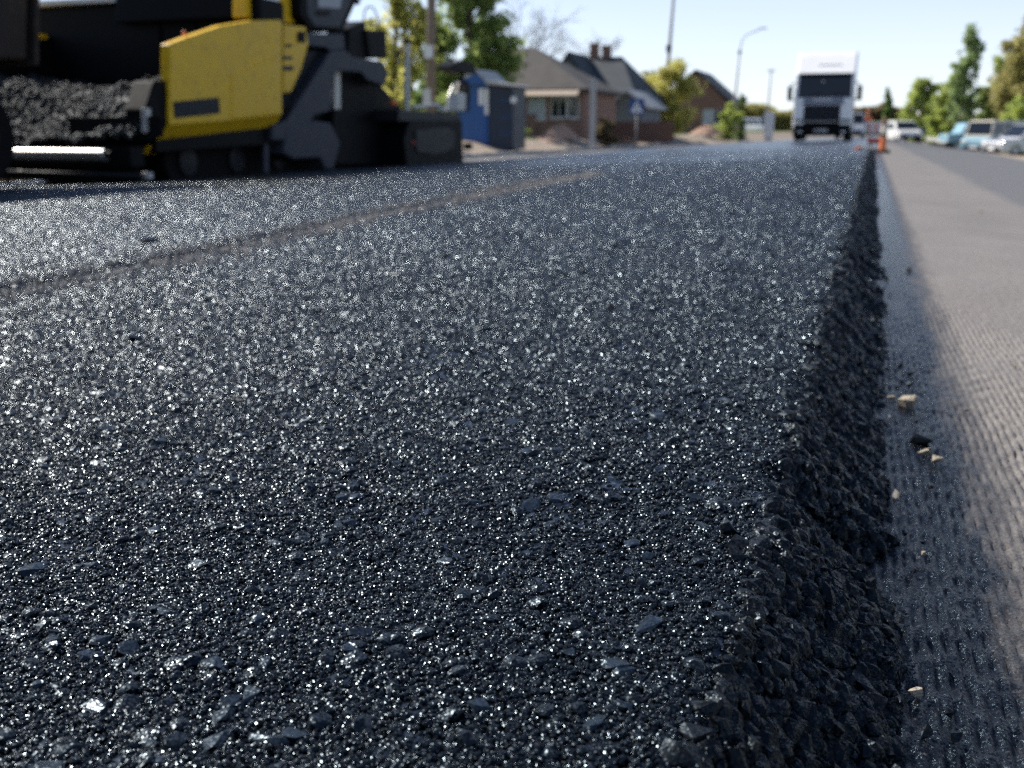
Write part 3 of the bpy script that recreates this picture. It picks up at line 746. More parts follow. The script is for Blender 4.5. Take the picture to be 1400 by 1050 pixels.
rear = ppart(MB().prism(rp, 'X', XP - .06, XP - .35), 'rear_side_panel', 'yellow_paint', bevel=.015)
for (x, y, ww, h_) in ((393, 62, 6, 4), (391, 79, 9, 4), (390, 93, 11, 6)):
    q = side([(x - ww * .5, y - h_ * .5), (x + ww, y - h_ * .5), (x + ww, y + h_ * .6), (x - ww * .5, y + h_ * .6)], XP - .055)
    ppart(MB().prism(q, 'X', XP - .055, XP - .07), 'decal', 'dark_grey_paint', rear)
hd = side([(331, -60), (408, -60), (415, 34), (388, 31), (331, 24)], XP - .25)
hood = ppart(MB().prism(hd, 'X', XP - .25, XP - .40), 'engine_hood', 'yellow_paint', bevel=.03, seg=3)
ppart(MB().prism([(y + .03, z) for y, z in hd], 'X', XP - .405, XP - 2.2), 'engine_cover', 'black_steel', bevel=.04, seg=3)
q = side([(351, -4), (381, -4), (381, 24), (352, 22)], XP - .24)
ppart(MB().prism(q, 'X', XP - .238, XP - .26), 'white_label_plate', 'white_paint', hood, bevel=.003)
# operator stand and console
cs = side([(409, -50), (411, 22), (424, 41), (470, 44), (486, 8), (500, -50)], XP - .10)
con = ppart(MB().prism(cs, 'X', XP - .10, XP - .7), 'operator_console', 'black_steel', bevel=.05, seg=3)
q = side([(418, -30), (420, 20), (430, 36), (464, 38), (478, 6), (484, -30)], XP - .09)
ppart(MB().prism(q, 'X', XP - .085, XP - .12), 'console_frame', 'slate_paint', con, bevel=.012)
q = side([(434, -30), (435, 10), (465, 12), (472, -30)], XP - .07)
ppart(MB().prism(q, 'X', XP - .068, XP - .09), 'screen', 'screen_glass', con, bevel=.004)
q = side([(432, 15), (452, 15), (450, 21), (436, 21)], XP - .07)
ppart(MB().prism(q, 'X', XP - .066, XP - .09), 'handle', 'black_steel', con)
q = side([(409, 45), (470, 46), (472, 68), (452, 70), (446, 65), (410, 62)], XP - .08)
ppart(MB().prism(q, 'X', XP - .08, XP - .5), 'step_box', 'slate_paint', bevel=.02)
q = side([(408, 43), (418, 43), (418, 58), (408, 58)], XP - .04)
ppart(MB().prism(q, 'X', XP - .04, XP - .2), 'bracket', 'black_steel', bevel=.01)
q = side([(452, 70), (472, 68), (482, 78), (524, 84), (532, 100), (526, 118), (503, 110), (494, 99), (462, 97), (456, 108), (452, 152), (430, 158), (408, 192), (373, 192), (373, 172), (392, 164)], XP - .06)
ppart(MB().prism(q, 'X', XP - .06, XP - .22), 'side_frame', 'slate_paint', bevel=.02)
q = side([(422, 68), (447, 70), (390, 163), (386, 127), (400, 126), (412, 96)], XP - .2)
ppart(MB().prism(q, 'X', XP - .2, XP - .5), 'dark_flank', 'dark_grey_paint', bevel=.02)
q = side([(460, 97), (503, 100), (525, 120), (552, 150), (552, 226), (452, 226)], XP - .30)
ppart(MB().prism(q, 'X', XP - .30, XP - 2.2), 'auger_housing', 'black_steel', bevel=.03)
q = side([(458, 98), (466, 98), (466, 150), (458, 150)], XP - .24)
ppart(MB().prism(q, 'X', XP - .24, XP - .30), 'hydraulic_ram', 'pale_steel', bevel=.015)
q = side([(392, 176), (430, 165), (452, 168), (466, 196), (456, 232), (446, 232), (438, 216), (402, 218), (388, 210)], XP - .05)
ppart(MB().prism(q, 'X', XP - .05, XP - .30), 'track_guard', 'slate_paint', bevel=.03)
q = side([(362, 190), (368, 190), (368, 236), (362, 236)], XP - .15)
ppart(MB().prism(q, 'X', XP - .15, XP - .2), 'steel_bar', 'slate_paint', bevel=.01)
# seat, handrail
q = side([(500, 40), (529, 42), (530, 80), (505, 80)], XP - .45)
ppart(MB().prism(q, 'X', XP - .45, XP - 1.0), 'seat_back', 'black_steel', bevel=.05, seg=3)
q = side([(478, 38), (500, 28), (504, 80), (474, 80)], XP - .5)
ppart(MB().prism(q, 'X', XP - .5, XP - .9), 'control_stand', 'black_steel', bevel=.03)
for (x, y) in ((493, -6), (488, 2)):
    c = onX(x, y, XP - .5); ppart(MB().lathe([(-.05, .02), (-.02, .05), (.02, .05), (.05, .02)], tuple(c), 'Z', 12), 'joystick', 'black_steel')
q = [tuple(onX(x, y, XP - .55)) for x, y in ((497, 40), (498, 16), (503, 9), (510, 10), (515, 20), (518, 42))]
ppart(MB().tube(q, .012, 8), 'handrail', 'black_steel', smooth=True)
# levelling mast and its yellow foot
m0, m1 = onX(557, 58, XP + .02), onX(556, 184, XP + .02)
mast = ppart(MB().tube([tuple(m1), tuple(m0)], .045, 12), 'levelling_mast', 'pale_steel', smooth=False)
ppart(MB().box((m0[0], m0[1], m0[2] + .02), (.13, .13, .06)), 'mast_head', 'black_steel', mast, bevel=.01)
c = onX(556, 192, XP + .05); ppart(MB().box(tuple(c), (.16, .24, .22)), 'mast_foot', 'yellow_paint', mast, bevel=.02)
c = onX(562, 195, XP + .1); ppart(MB().lathe([(0, .03), (.05, .03)], tuple(c), 'X', 12), 'red_knob', 'red_paint', mast)
q = [tuple(onX(x, y, XP - .1)) for x, y in ((535, 128), (540, 84), (552, 64), (556, 62))]
ppart(MB().tube(q, .02, 8), 'hose', 'black_steel', smooth=True)
c = onX(538, 140, XP); ppart(MB().box(tuple(c), (.08, .11, .09)), 'warning_lamp', 'orange_paint', bevel=.02)
# screed with end gate
XS = XP + .12
sw = side([(545, 150), (630, 156), (630, 166), (545, 166)], XS)
scr = ppart(MB().prism(sw, 'X', XS, XS - 3.0), 'screed_walkway', 'dark_grey_paint', bevel=.015)
q = side([(560, 166), (632, 164), (634, 226), (628, 231), (556, 231), (552, 190)], XS + .01)
ppart(MB().prism(q, 'X', XS + .012, XS - 2.9), 'screed_body', 'black_steel', bevel=.03)
q = side([(568, 178), (612, 174), (622, 182), (620, 204), (594, 212), (570, 208)], XS + .03)
ppart(MB().prism(q, 'X', XS + .035, XS), 'end_gate', 'dark_grey_paint', bevel=.012)
q = [tuple(onX(x, y, XS - .1)) for x, y in ((565, 147), (600, 143))]
ppart(MB().tube(q, .03, 8), 'walkway_rail', 'pale_steel')
c = onX(604, 149, XS - .05); ppart(MB().box(tuple(c), (.10, .16, .08)), 'pale_cap', 'off_white', bevel=.02)
q = [tuple(onX(x, y, XS - .15)) for x, y in ((622, 152), (626, 128), (633, 100))]
ppart(MB().tube(q, .05, 8), 'console_post', 'dark_grey_paint')
q = side([(616, 90), (632, 82), (650, 88), (652, 101), (640, 101), (626, 98)], XS - .05)
box_ = ppart(MB().prism(q, 'X', XS - .05, XS - .35), 'screed_console', 'black_steel', bevel=.02)
c = onX(625, 84, XS - .1); ppart(MB().lathe([(-.03, .02), (0, .05), (.03, .045), (.05, .01)], tuple(c), 'Z', 14), 'lamp', 'lamp_white', box_)
q = side([(626, 126), (638, 128), (637, 152), (626, 152)], XS - .02)
ppart(MB().prism(q, 'X', XS - .02, XS - .2), 'white_bag', 'off_white', bevel=.03)
q = side([(640, 110), (644, 124), (642, 152), (634, 154), (636, 128)], XS - .08)
ppart(MB().prism(q, 'X', XS - .08, XS - .3), 'console_arm', 'black_steel', bevel=.02)
q = [tuple(onX(x, y, XS - .1)) for x, y in ((612, 152), (614, 132), (620, 118))]
ppart(MB().tube(q, .03, 8), 'cable', 'pale_steel')
c = onX(640, 200, XS); ppart(MB().box(tuple(c), (.1, .22, .12)), 'tow_lug', 'black_steel', bevel=.02)
# ------------------------------------------------------------------ vehicles
def wheel(parent, x, y, z, r, w_, side_):
    t = MB().lathe([(-w_ / 2, r * .62), (-w_ / 2, r * .93), (-w_ * .38, r), (w_ * .38, r), (w_ / 2, r * .93), (w_ / 2, r * .62)], (0, 0, 0), 'X', 22).build('wheel', 'tyre', parent)
    t.location = (x, y, z)
    MB().lathe([(0, r * .1), (.004, r * .55), (-.02, r * .64), (-.04, r * .64)] if side_ > 0 else [(0, r * .1), (-.004, r * .55), (.02, r * .64), (.04, r * .64)], (side_ * (w_ / 2 + .004), 0, 0), 'X', 18).build('rim', 'rim', t)
    return t
def make_car(name, label, cat, loc, heading, L, W, H, paint_n, roof_n=None, van=False, hood=.27, roof=(.30, .80), belt=.56, group=None, gr=.2, wr=.32, glass='dark_glass'):
    """car standing with its nose along local -Y; heading turns it"""
    t = empty(name, loc, heading); tag(t, label, cat, group)
    y0 = -L / 2
    zb = H * belt
    lower = [(y0 + .02, gr + .06), (y0, gr + .22), (y0 + .04, zb * .80), (y0 + .18, zb * .90), (y0 + L * hood, zb * 1.0), (y0 + L * .95, zb * 1.02), (y0 + L, zb * .85), (y0 + L - .02, gr + .1), (y0 + L - .15, gr), (y0 + .2, gr)]
    body = MB().prism(lower, 'X', W / 2, -W / 2).build('body', paint_n, t, .09, False, 3)
    g0, g1 = y0 + L * (hood - .02), y0 + L * (.985 if van else .93)
    top = [(g0, zb * .97), (y0 + L * roof[0], H - .03), (y0 + L * (roof[0] + .08), H), (y0 + L * roof[1], H), (y0 + L * (roof[1] + .06), H - .06), (g1, zb * .97)]
    cabin = MB(); n_ = len(top); inset = [0.04 if z < zb else W * .085 for (y, z) in top]
    V = [(W / 2 - i_, y, z) for (y, z), i_ in zip(top, inset)] + [(-W / 2 + i_, y, z) for (y, z), i_ in zip(top, inset)]
    cabin.add(V, [tuple(range(n_)), tuple(range(2 * n_ - 1, n_ - 1, -1))] + [(i, (i + 1) % n_, n_ + (i + 1) % n_, n_ + i) for i in range(n_)])
    cb = cabin.build('roof', roof_n or paint_n, t, .05, False, 3)
    # glass
    a, b_ = Vector((0, top[0][0], top[0][1])), Vector((0, top[1][0], top[1][1])); d = b_ - a; nrm = Vector((0, -d.z, d.y)).normalized() * .012
    if nrm.y > 0: nrm = -nrm
    def wq(f0, f1, k0, k1):
        p, q = a + d * f0 + nrm, a + d * f1 + nrm
        return [(W / 2 * k0, p.y, p.z), (-W / 2 * k0, p.y, p.z), (-W / 2 * k1, q.y, q.z), (W / 2 * k1, q.y, q.z)]
    P = wq(.14, .93, .86, .76); m_ = MB(); m_.add(P + [(x, y + .02, z) for x, y, z in P], [(0, 1, 2, 3), (7, 6, 5, 4), (0, 4, 5, 1), (1, 5, 6, 2), (2, 6, 7, 3), (3, 7, 4, 0)])
    m_.build('windscreen', glass, t)
    for s in (1, -1):
        ncols = 3 if van else 2
        ya, yb = y0 + L * (roof[0] - .005), y0 + L * (roof[1] + .04)
        for k in range(ncols):
            p, q = ya + (yb - ya) * (k + .06) / ncols, ya + (yb - ya) * (k + .94) / ncols
            x0, x1 = W / 2 - .05, W / 2 - W * .075
            za, zc = zb * 1.06, H - .15
            sl = .25 * (zc - za) if k == 0 else 0
            MB().add([(s * (x0 + .006), p - sl, za), (s * (x0 + .006), q, za), (s * (x1 + .012), q, zc), (s * (x1 + .012), p + sl, zc), (s * (x0 - .03), p - sl, za), (s * (x0 - .03), q, za), (s * (x1 - .03), q, zc), (s * (x1 - .03), p + sl, zc)],
                     [(0, 1, 2, 3), (7, 6, 5, 4), (0, 4, 5, 1), (1, 5, 6, 2), (2, 6, 7, 3), (3, 7, 4, 0)]).build('side_window', glass, t)
        MB().box((s * W * .36, y0 + .015, zb * .72), (W * .2, .08, .14)).build('headlight', 'lamp_white', t, .03)
        MB().box((s * (W / 2 + .09), y0 + L * (hood + .03), zb * 1.12), (.17, .09, .13)).build('mirror', paint_n, t, .03)
        for yy in (y0 + L * .18, y0 + L * .80): wheel(t, s * (W / 2 - .10), yy, wr, wr, .2, s)
    MB().box((0, y0 - .005, gr + .2), (W * .72, .05, .16)).build('grille', 'black_steel', t, .015)
    MB().box((0, y0 + .0, gr + .06), (W * .92, .14, .14)).build('bumper', 'dark_grey_paint', t, .04)
    MB().box((0, y0 - .036, gr + .2), (.5, .012, .11)).build('number_plate', 'white_paint', t)
    return t

paint('hood_grey', (.16, .19, .25), .4, var=.1)
# white lorry coming up the fresh lane
TX, TY = float(onY(1122, 192, 46.5)[0]), 46.5
TZ = float(z_base(TX, TY)) + SLAB_T
lorry = empty('lorry', (TX, TY, TZ)); tag(lorry, 'white high-roofed tractor lorry facing the camera on the fresh lane', 'lorry')
W = 2.48
prof = [(0.0, .45), (-.02, 1.0), (.0, 1.75), (.16, 2.78), (.22, 2.86), (1.10, 3.60), (1.40, 3.80), (2.2, 3.85), (2.2, .8), (1.7, .62), (1.2, .45)]
MB().prism(prof, 'X', W / 2, -W / 2).build('cab', 'white_paint', lorry, .11, False, 4)
def fy(z): return float(np.interp(z, [.45, 1.0, 1.75, 2.78, 2.86, 3.60], [0, -.02, 0, .16, .22, 1.10]))
def front(name, mat, x0, x1, z0, z1, d=.03, bev=.02, parent=None, k=1.0):
    m_ = MB(); V = []
    for z, kk in ((z0, 1.0), (z1, k)):
        for x in (x0, x1):
            xc = (x0 + x1) / 2 + (x - (x0 + x1) / 2) * kk
            V += [(xc, fy(z) - d, z), (xc, fy(z) + .05, z)]
    m_.add(V, [(0, 2, 6, 4), (1, 5, 7, 3), (0, 1, 3, 2), (4, 6, 7, 5), (0, 4, 5, 1), (2, 3, 7, 6)])
    return m_.build(name, mat, parent or lorry, bev)
ws = front('windscreen', 'dark_glass', -1.10, 1.12, 1.82, 2.76, .012, .01, k=.97)
front('sun_visor', 'black_steel', -1.08, 1.10, 2.70, 2.84, .10, .02)
for s, q in ((-.62, .5), (.35, .5)):
    MB().tube([(s, fy(1.92) - .03, 1.92), (s + q, fy(1.99) - .03, 1.99)], .012, 6).build('wiper', 'black_steel', ws)
MB().lathe([(0, .03), (.01, .05)], (-.08, fy(2.5) - .035, 2.5), 'Y', 14).build('pendant', 'off_white', ws)
front('front_hood', 'hood_grey', -.92, .88, 1.54, 1.80, .015, .015)
gr_ = front('grille', 'black_steel', -.80, .72, .70, 1.52, .03, .02)
for k in range(5): front('grille_slat', 'slate_paint', -.76, .68, .90 + k * .12, .965 + k * .12, .06, .01, gr_)
front('chrome_strip', 'pale_steel', -.76, .64, .80, .85, .05, .01)
for k in range(6): MB().box((-.36 + k * .13, fy(1.7) - .02, 1.74), (.075, .015, .075)).build('letter', 'white_paint', lorry)
for k in range(9): MB().box((-.30 + k * .11, fy(3.2) - .012, 3.2), (.075, .02, .06)).build('letter', 'pale_steel', lorry)
for s in (-1, 1):
    front('corner_panel', 'white_paint', s * 1.02 - .20, s * 1.02 + .20, .82, 1.80, .02, .03)
    hl = front('headlight', 'lamp_white', s * .96 - .2, s * .96 + .2, .70, .82, .12, .03)
    front('fog_lamp', 'lamp_white', s * .90 - .1, s * .90 + .1, .36, .44, .12, .02)
    m_ = MB().box((s * 1.44, .16, 2.02), (.20, .12, .62)).build('mirror', 'black_steel', lorry, .04)
    MB().tube([(s * 1.20, .25, 2.5), (s * 1.40, .18, 2.38)], .03, 8).build('mirror_arm', 'black_steel', m_)
    MB().tube([(s * 1.22, .25, 1.75), (s * 1.40, .18, 1.78)], .03, 8).build('mirror_arm', 'black_steel', m_)
    MB().prism([(.45, 1.95), (.55, 2.6), (1.35, 2.68), (1.35, 1.85)], 'X', s * (W / 2 + .004), s * (W / 2 - .04)).build('side_window', 'dark_glass', lorry)
    MB().prism([(2.0, .9), (2.0, 3.7), (2.75, 3.6), (2.75, .9)], 'X', s * 1.22, s * 1.17).build('side_fairing', 'white_paint', lorry, .01)
    MB().prism([(1.0, .35), (1.0, 1.2), (1.9, 1.2), (1.9, .35)], 'X', s * 1.235, s * 1.05).build('step_skirt', 'dark_grey_paint', lorry, .02)
    for yy in (1.05, 4.6): wheel(lorry, s * 1.05, yy, .50, .50, .32, s)
front('bumper', 'black_steel', -1.2, 1.2, .22, .70, .10, .05)
for s in (-1, 1): front('air_slot', 'black_steel', s * .97 - .2, s * .97 + .2, .84, .93, .05, .01)
pl_ = front('number_plate', 'white_paint', -.30, .26, .40, .51, .115, .004)
for k in range(7): MB().box((-.24 + k * .075, fy(.45) - .122, .455), (.045, .01, .065)).build('letter', 'dark_grey_paint', pl_)
MB().box((0, 3.4, .78), (.9, 4.2, .25)).build('chassis', 'black_steel', lorry, .02)
MB().box((0, 4.6, 1.05), (1.2, 1.0, .12)).build('fifth_wheel', 'black_steel', lorry, .03)

def on_slab(X, Y): return float(z_base(X, Y)) + SLAB_T
def on_road(X, Y): return float(z_base(X, Y))
paint('silver_paint', (.52, .53, .55), .28, .5, var=.06, coat=.4)
paint('dull_white_paint', (.66, .66, .64), .35, var=.08, coat=.2)
paint('light_blue_paint', (.20, .36, .44), .40, var=.10, coat=.2)
paint('cream_paint', (.70, .64, .52), .5, var=.10)
paint('dark_blue_paint', (.02, .06, .20), .4, var=.1)
x_, y_ = float(onY(1170, 190, 68)[0]), 68.0
make_car('car', 'silver car half hidden behind the white lorry', 'car', (x_ - .35, y_, on_road(-.5, y_) + .02), .0, 4.2, 1.72, 1.55, 'silver_paint', wr=.31)
x_ = float(onY(1232, 196, 82)[0])
make_car('car', 'small white car approaching on the open lane behind the orange post', 'car', (x_, 82, on_road(x_, 82)), .28, 4.0, 1.70, 1.50, 'dull_white_paint', hood=.22, roof=(.40, .84), wr=.31)
x_, y_ = float(onY(1392, 205, 62)[0]), 62.0
make_car('car', 'silver estate car parked on the sandy verge at the right edge', 'car', (x_ + .6, y_ + .6, on_road(x_, y_) - .03), -1.05, 4.6, 1.82, 1.72, 'silver_paint', hood=.24, roof=(.38, .88), wr=.34)
x_, y_ = float(onY(1358, 200, 70)[0]), 70.0
make_car('minibus', 'light blue minibus with a white roof parked beside the silver estate', 'minibus', (x_, y_, on_road(x_, y_) - .03), -.62, 4.4, 1.85, 2.0, 'light_blue_paint', 'cream_paint', True, hood=.10, roof=(.13, .92), belt=.52, wr=.33)
# old flat-nosed pickup with a pale box body
x_, y_ = float(onY(1330, 195, 76)[0]), 76.0
pk = empty('pickup_truck', (x_, y_, on_road(x_, y_) - .03), -1.25); tag(pk, 'old light blue pickup truck with a pale cargo box parked on the verge', 'pickup truck')
MB().prism([(-2.0, .55), (-2.05, 1.1), (-1.2, 1.2), (-.85, 1.85), (.2, 1.88), (.25, .55)], 'X', .82, -.82).build('cab', 'light_blue_paint', pk, .07, False, 3)
MB().prism([(-1.12, 1.25), (-.86, 1.74), (-.84, 1.72), (-1.1, 1.23)], 'X', .70, -.70).build('windscreen', 'dark_glass', pk)
for s in (-1, 1):
    MB().prism([(-.95, 1.22), (-.72, 1.72), (.05, 1.74), (.05, 1.22)], 'X', s * .826, s * .79).build('side_window', 'dark_glass', pk)
    MB().lathe([(-.06, .06), (-.02, .1), (0, .1)], (s * .58, -2.0, .95), 'Y', 14).build('headlight', 'lamp_white', pk)
    for yy in (-1.35, 1.4): wheel(pk, s * .74, yy, .34, .34, .2, s)
MB().box((0, 1.35, 1.20), (1.75, 2.1, 1.0)).build('cargo_box', 'cream_paint', pk, .04)
MB().box((0, 1.0, .55), (.8, 3.2, .16)).build('chassis', 'black_steel', pk, .02)
MB().box((0, -2.08, .60), (1.6, .1, .14)).build('bumper', 'pale_steel', pk, .03)

# ------------------------------------------------------------------ worker in orange
paint('skin', (.45, .26, .18), .6, var=.1)
paint('hi_vis_orange', (.80, .16, .03), .7, var=.15)
paint('work_trousers', (.05, .05, .07), .8, var=.2)
def skinned(name, pts, edges, radii, mat, parent, root=0):
    me = bpy.data.meshes.new(name); me.from_pydata(pts, edges, []); o = link(name, me, mat, parent)
    o.modifiers.new('skin', 'SKIN'); sv = me.skin_vertices[0].data if me.skin_vertices else None
    if sv is None:
        bm = bmesh.new(); bm.from_mesh(me); bm.verts.layers.skin.verify(); bm.to_mesh(me); bm.free(); sv = me.skin_vertices[0].data
    for i, r in enumerate(radii): sv[i].radius = (r, r) if not isinstance(r, tuple) else r
    sv[root].use_root = True
    o.modifiers.new('sub', 'SUBSURF').levels = 1; o.modifiers[-1].render_levels = 1
    return o
x_, y_ = float(onY(1184, 190, 74)[0]), 74.0
wk = empty('person', (x_, y_, on_slab(x_, y_) - .04), .3); tag(wk, 'road worker in an orange jacket standing beside the lorry', 'person')
B = [(0, 0, .92), (0, .01, 1.15), (0, 0, 1.38), (0, -.01, 1.50), (0, -.02, 1.60), (0, -.02, 1.72),
     (.19, 0, 1.40), (.27, -.03, 1.14), (.24, -.16, .94), (.235, -.21, .85), (-.19, 0, 1.40), (-.28, .0, 1.14), (-.27, -.06, .90), (-.27, -.08, .80),
     (.10, 0, .86), (.12, -.03, .48), (.13, .02, .09), (.13, -.12, .04), (-.10, 0, .86), (-.13, .03, .48), (-.14, .10, .09), (-.14, -.04, .04)]
E_ = [(0, 1), (1, 2), (2, 3), (3, 4), (4, 5), (2, 6), (6, 7), (7, 8), (8, 9), (2, 10), (10, 11), (11, 12), (12, 13), (0, 14), (14, 15), (15, 16), (16, 17), (0, 18), (18, 19), (19, 20), (20, 21)]
body = skinned('body', B, E_, [.15, .14, .15, .06, .085, .075, .065, .05, .036, .04, .065, .05, .036, .04, .09, .062, .045, .04, .09, .062, .045, .04], 'skin', wk)
skinned('jacket', [B[0], B[1], B[2], B[6], B[7], B[8], B[10], B[11], B[12]], [(0, 1), (1, 2), (2, 3), (3, 4), (4, 5), (2, 6), (6, 7), (7, 8)], [.185, .175, .175, .085, .072, .058, .085, .072, .058], 'hi_vis_orange', wk)
skinned('trousers', [B[0], B[14], B[15], B[16], B[18], B[19], B[20]], [(0, 1), (1, 2), (2, 3), (0, 4), (4, 5), (5, 6)], [.165, .11, .08, .07, .11, .08, .07], 'work_trousers', wk)
MB().lathe([(0, .11), (.02, .115), (.08, .10), (.12, .06), (.135, .01)], (0, -.02, 1.70), 'Z', 16).build('helmet', 'orange_paint', wk, 0, True)
MB().lathe([(0, .13), (.012, .13)], (0, -.045, 1.70), 'Z', 16).build('helmet_brim', 'orange_paint', wk)

# ------------------------------------------------------------------ posts on the open edge
P = onY(1206, 212, 20.0)
ps = empty('marker_post', (float(P[0]), 20.0, on_road(float(P[0]), 20.0))); tag(ps, 'orange road marker post with a brown weathered top beside the asphalt edge', 'marker post'); ps.scale = (.8, .8, .92)
MB().lathe([(0, .17), (.05, .17), (.06, .10)], (0, 0, 0), 'Z', 20).build('base', 'rubber', ps)
MB().lathe([(.055, .075), (.30, .07), (.305, .07)], (0, 0, 0), 'Z', 18).build('orange_sleeve', 'orange_paint', ps)
MB().lathe([(.31, .070), (.38, .068)], (0, 0, 0), 'Z', 18).build('dark_band', 'black_steel', ps)
MB().lathe([(.385, .068), (.55, .062)], (0, 0, 0), 'Z', 18).build('pale_band', 'cream_paint', ps)
paint('brown_wood', (.20, .11, .06), .8, var=.3, scale=12)
MB().lathe([(.552, .06), (.66, .058), (.69, .03)], (0, 0, 0), 'Z', 18).build('cap', 'brown_wood', ps)
P = onY(1194, 204, 27.0)
ps = empty('barrier_board', (float(P[0]) + .02, 27.0, on_road(.03, 27.0))); tag(ps, 'small red and white striped barrier board behind the orange post', 'barrier')
for s in (-.12, .12): MB().box((s, 0, .32), (.035, .04, .66)).build('leg', 'pale_steel', ps, .005)
brd = MB().box((0, -.03, .48), (.40, .025, .26)).build('board', 'white_paint', ps, .005)
for k in range(3): MB().box((-.13 + k * .13, -.046, .48), (.06, .008, .25)).build('red_stripe', 'red_paint', brd)
MB().box((0, -.03, .16), (.36, .025, .12)).build('lower_board', 'red_paint', ps, .005)
P = onZ(1181, 207, -.17); P = onZ(1181, 207, on_slab(float(P[0]), float(P[1])))
st = empty('marker_stick', (float(P[0]) + .05, float(P[1]), on_slab(float(P[0]), float(P[1])) + .035), .2); tag(st, 'cream and orange stick lying on the fresh asphalt near its edge', 'stick')
MB().box((.03, 0, 0), (.24, .06, .05)).build('shaft', 'cream_paint', st, .012)
MB().box((-.135, 0, 0), (.085, .064, .054)).build('orange_end', 'orange_paint', st, .012)

# ------------------------------------------------------------------ street furniture
def tapered(name, mat, parent, p0, p1, r0, r1): return MB().tube([p0, p1], r0, 12, r1).build(name, mat, parent, 0, True)
def pole(name, label, cat, px, Y, top_z, lean, r0, r1, mat, group=None):
    X, Y, z = atpx(px, Y); o = empty(name, (X, Y, z)); tag(o, label, cat, group)
    h = top_z - z
    tapered('shaft', mat, o, (0, 0, -.3), (lean * h, 0, h), r0, r1)
    return o, h
paint('weathered_wood', (.22, .17, .13), .85, var=.35, scale=8, bump=.3, bscale=40)
paint('pale_concrete', (.42, .41, .39), .8, var=.2, scale=5)
paint('paper', (.75, .75, .73), .7, var=.06)
o, h = pole('utility_pole', 'brown utility pole with white notices behind the paver', 'utility pole', 588, 30, 8.5, .03, .17, .11, 'weathered_wood')
pole1 = o
q = onY(593, 71, 30); zq = float(q[2]) - o.location.z
MB().box((lean_ := .03 * zq, -.19, zq), (.30, .02, .38)).build('paper_notice', 'paper', o)
MB().box((.0, -.20, zq - 1.35), (.28, .02, .5)).build('paper_notice', 'off_white', o)
MB().box((.26, 0, 8.0), (1.6, .1, .1)).build('crossarm', 'weathered_wood', o, .01)
for s in (-.6, .0, .6): MB().lathe([(0, .05), (.05, .07), (.12, .04), (.15, .02)], (.26 + s, 0, 8.06), 'Z', 10).build('insulator', 'off_white', o)
o, h = pole('utility_pole', 'slim grey utility pole rising behind the yellow green tree', 'utility pole', 906, 75, 12.4, .045, .16, .10, 'pale_concrete')
pole2 = o
MB().box((.045 * h - .05, 0, h - 1.9), (.9, .12, .12)).build('crossarm', 'dark_grey_paint', o, .01)
MB().box((.045 * h - .05, 0, h - .35), (.6, .10, .10)).build('crossarm', 'dark_grey_paint', o, .01)
for s in (-.4, .0, .4): MB().lathe([(0, .05), (.06, .08), (.16, .05), (.2, .02)], (.045 * h - .05 + s, 0, h - 1.85), 'Z', 10).build('insulator', 'dark_grey_paint', o)
MB().box((.045 * 6.0, -.15, 6.0), (.35, .25, .5)).build('junction_box', 'dark_grey_paint', o, .02)
o, h = pole('street_lamp', 'grey street lamp with a curved arm before the lorry', 'street lamp', 1000, 95, 7.0, .05, .12, .08, 'pale_concrete')
tp = (.05 * h, 0, h)
MB().tube([tp, (tp[0] + .15, 0, h + .9), (tp[0] + .5, 0, h + 1.35), (tp[0] + 1.6, 0, h + 1.75)], .05, 8).build('arm', 'pale_concrete', o, 0, True)
MB().box((tp[0] + 1.9, 0, h + 1.85), (.7, .22, .12)).build('lamp_head', 'pale_steel', o, .04)
MB().box((tp[0], 0, h - .1), (.3, .2, .25)).build('collar', 'dark_grey_paint', o, .03)
o, h = pole('utility_pole', 'thin far utility pole just left of the lorry', 'utility pole', 1047, 130, 7.4, .03, .13, .09, 'pale_concrete')
MB().box((.03 * h, 0, h - .3), (1.1, .1, .1)).build('crossarm', 'dark_grey_paint', o, .01)
# square concrete post beside the brick house
X, Y, z = atpx(810, 42); o = empty('concrete_post', (X, Y, z)); tag(o, 'pale grey square concrete post in front of the dark roofed house', 'post')
MB().prism([(-.11, -.11), (.11, -.11), (.11, .11), (-.11, .11)], 'Z', -.2, 2.78).build('shaft', 'pale_concrete', o, .015)
MB().box((0, 0, 2.84), (.26, .26, .10)).build('cap', 'pale_concrete', o, .02)
# pedestrian crossing sign
paint('sign_blue', (.010, .055, .21), .35, var=.08)
X, Y, z = atpx(870, 48); o = empty('crossing_sign', (X, Y, z)); tag(o, 'blue square pedestrian crossing sign on a thin post', 'road sign')
tapered('post', 'pale_concrete', o, (0, 0, -.2), (0, 0, 2.35), .035, .03)
bd = MB().box((0, -.04, 2.02), (.72, .02, .72)).build('board', 'sign_blue', o, .006)
MB().prism([(-.28, 1.76), (.28, 1.76), (0, 2.28)], 'Y', -.056, -.046).build('white_triangle', 'white_paint', bd)
wm_ = MB(); wm_.lathe([(-.006, .03), (0, .03)], (0, -.058, 2.12), 'Y', 12)
for a_, b2 in (((0, 2.09), (-.005, 1.96)), ((-.005, 1.96), (.07, 1.80)), ((-.005, 1.96), (-.08, 1.80)), ((0, 2.06), (.07, 1.98)), ((0, 2.06), (-.07, 1.99))):
    wm_.tube([(a_[0], -.06, a_[1]), (b2[0], -.06, b2[1])], .014, 6)
wm_.build('walking_figure', 'black_steel', bd)
# white banner pillar far down the road
X, Y, z = atpx(1051, 105); o = empty('banner_pillar', (X, Y, z)); tag(o, 'tall white advertising pillar left of the lorry', 'pillar')
MB().box((0, 0, 1.55), (.95, .3, 2.5)).build('panel', 'white_paint', o, .03)
MB().box((0, 0, .15), (.7, .25, .32)).build('plinth', 'pale_concrete', o, .02)
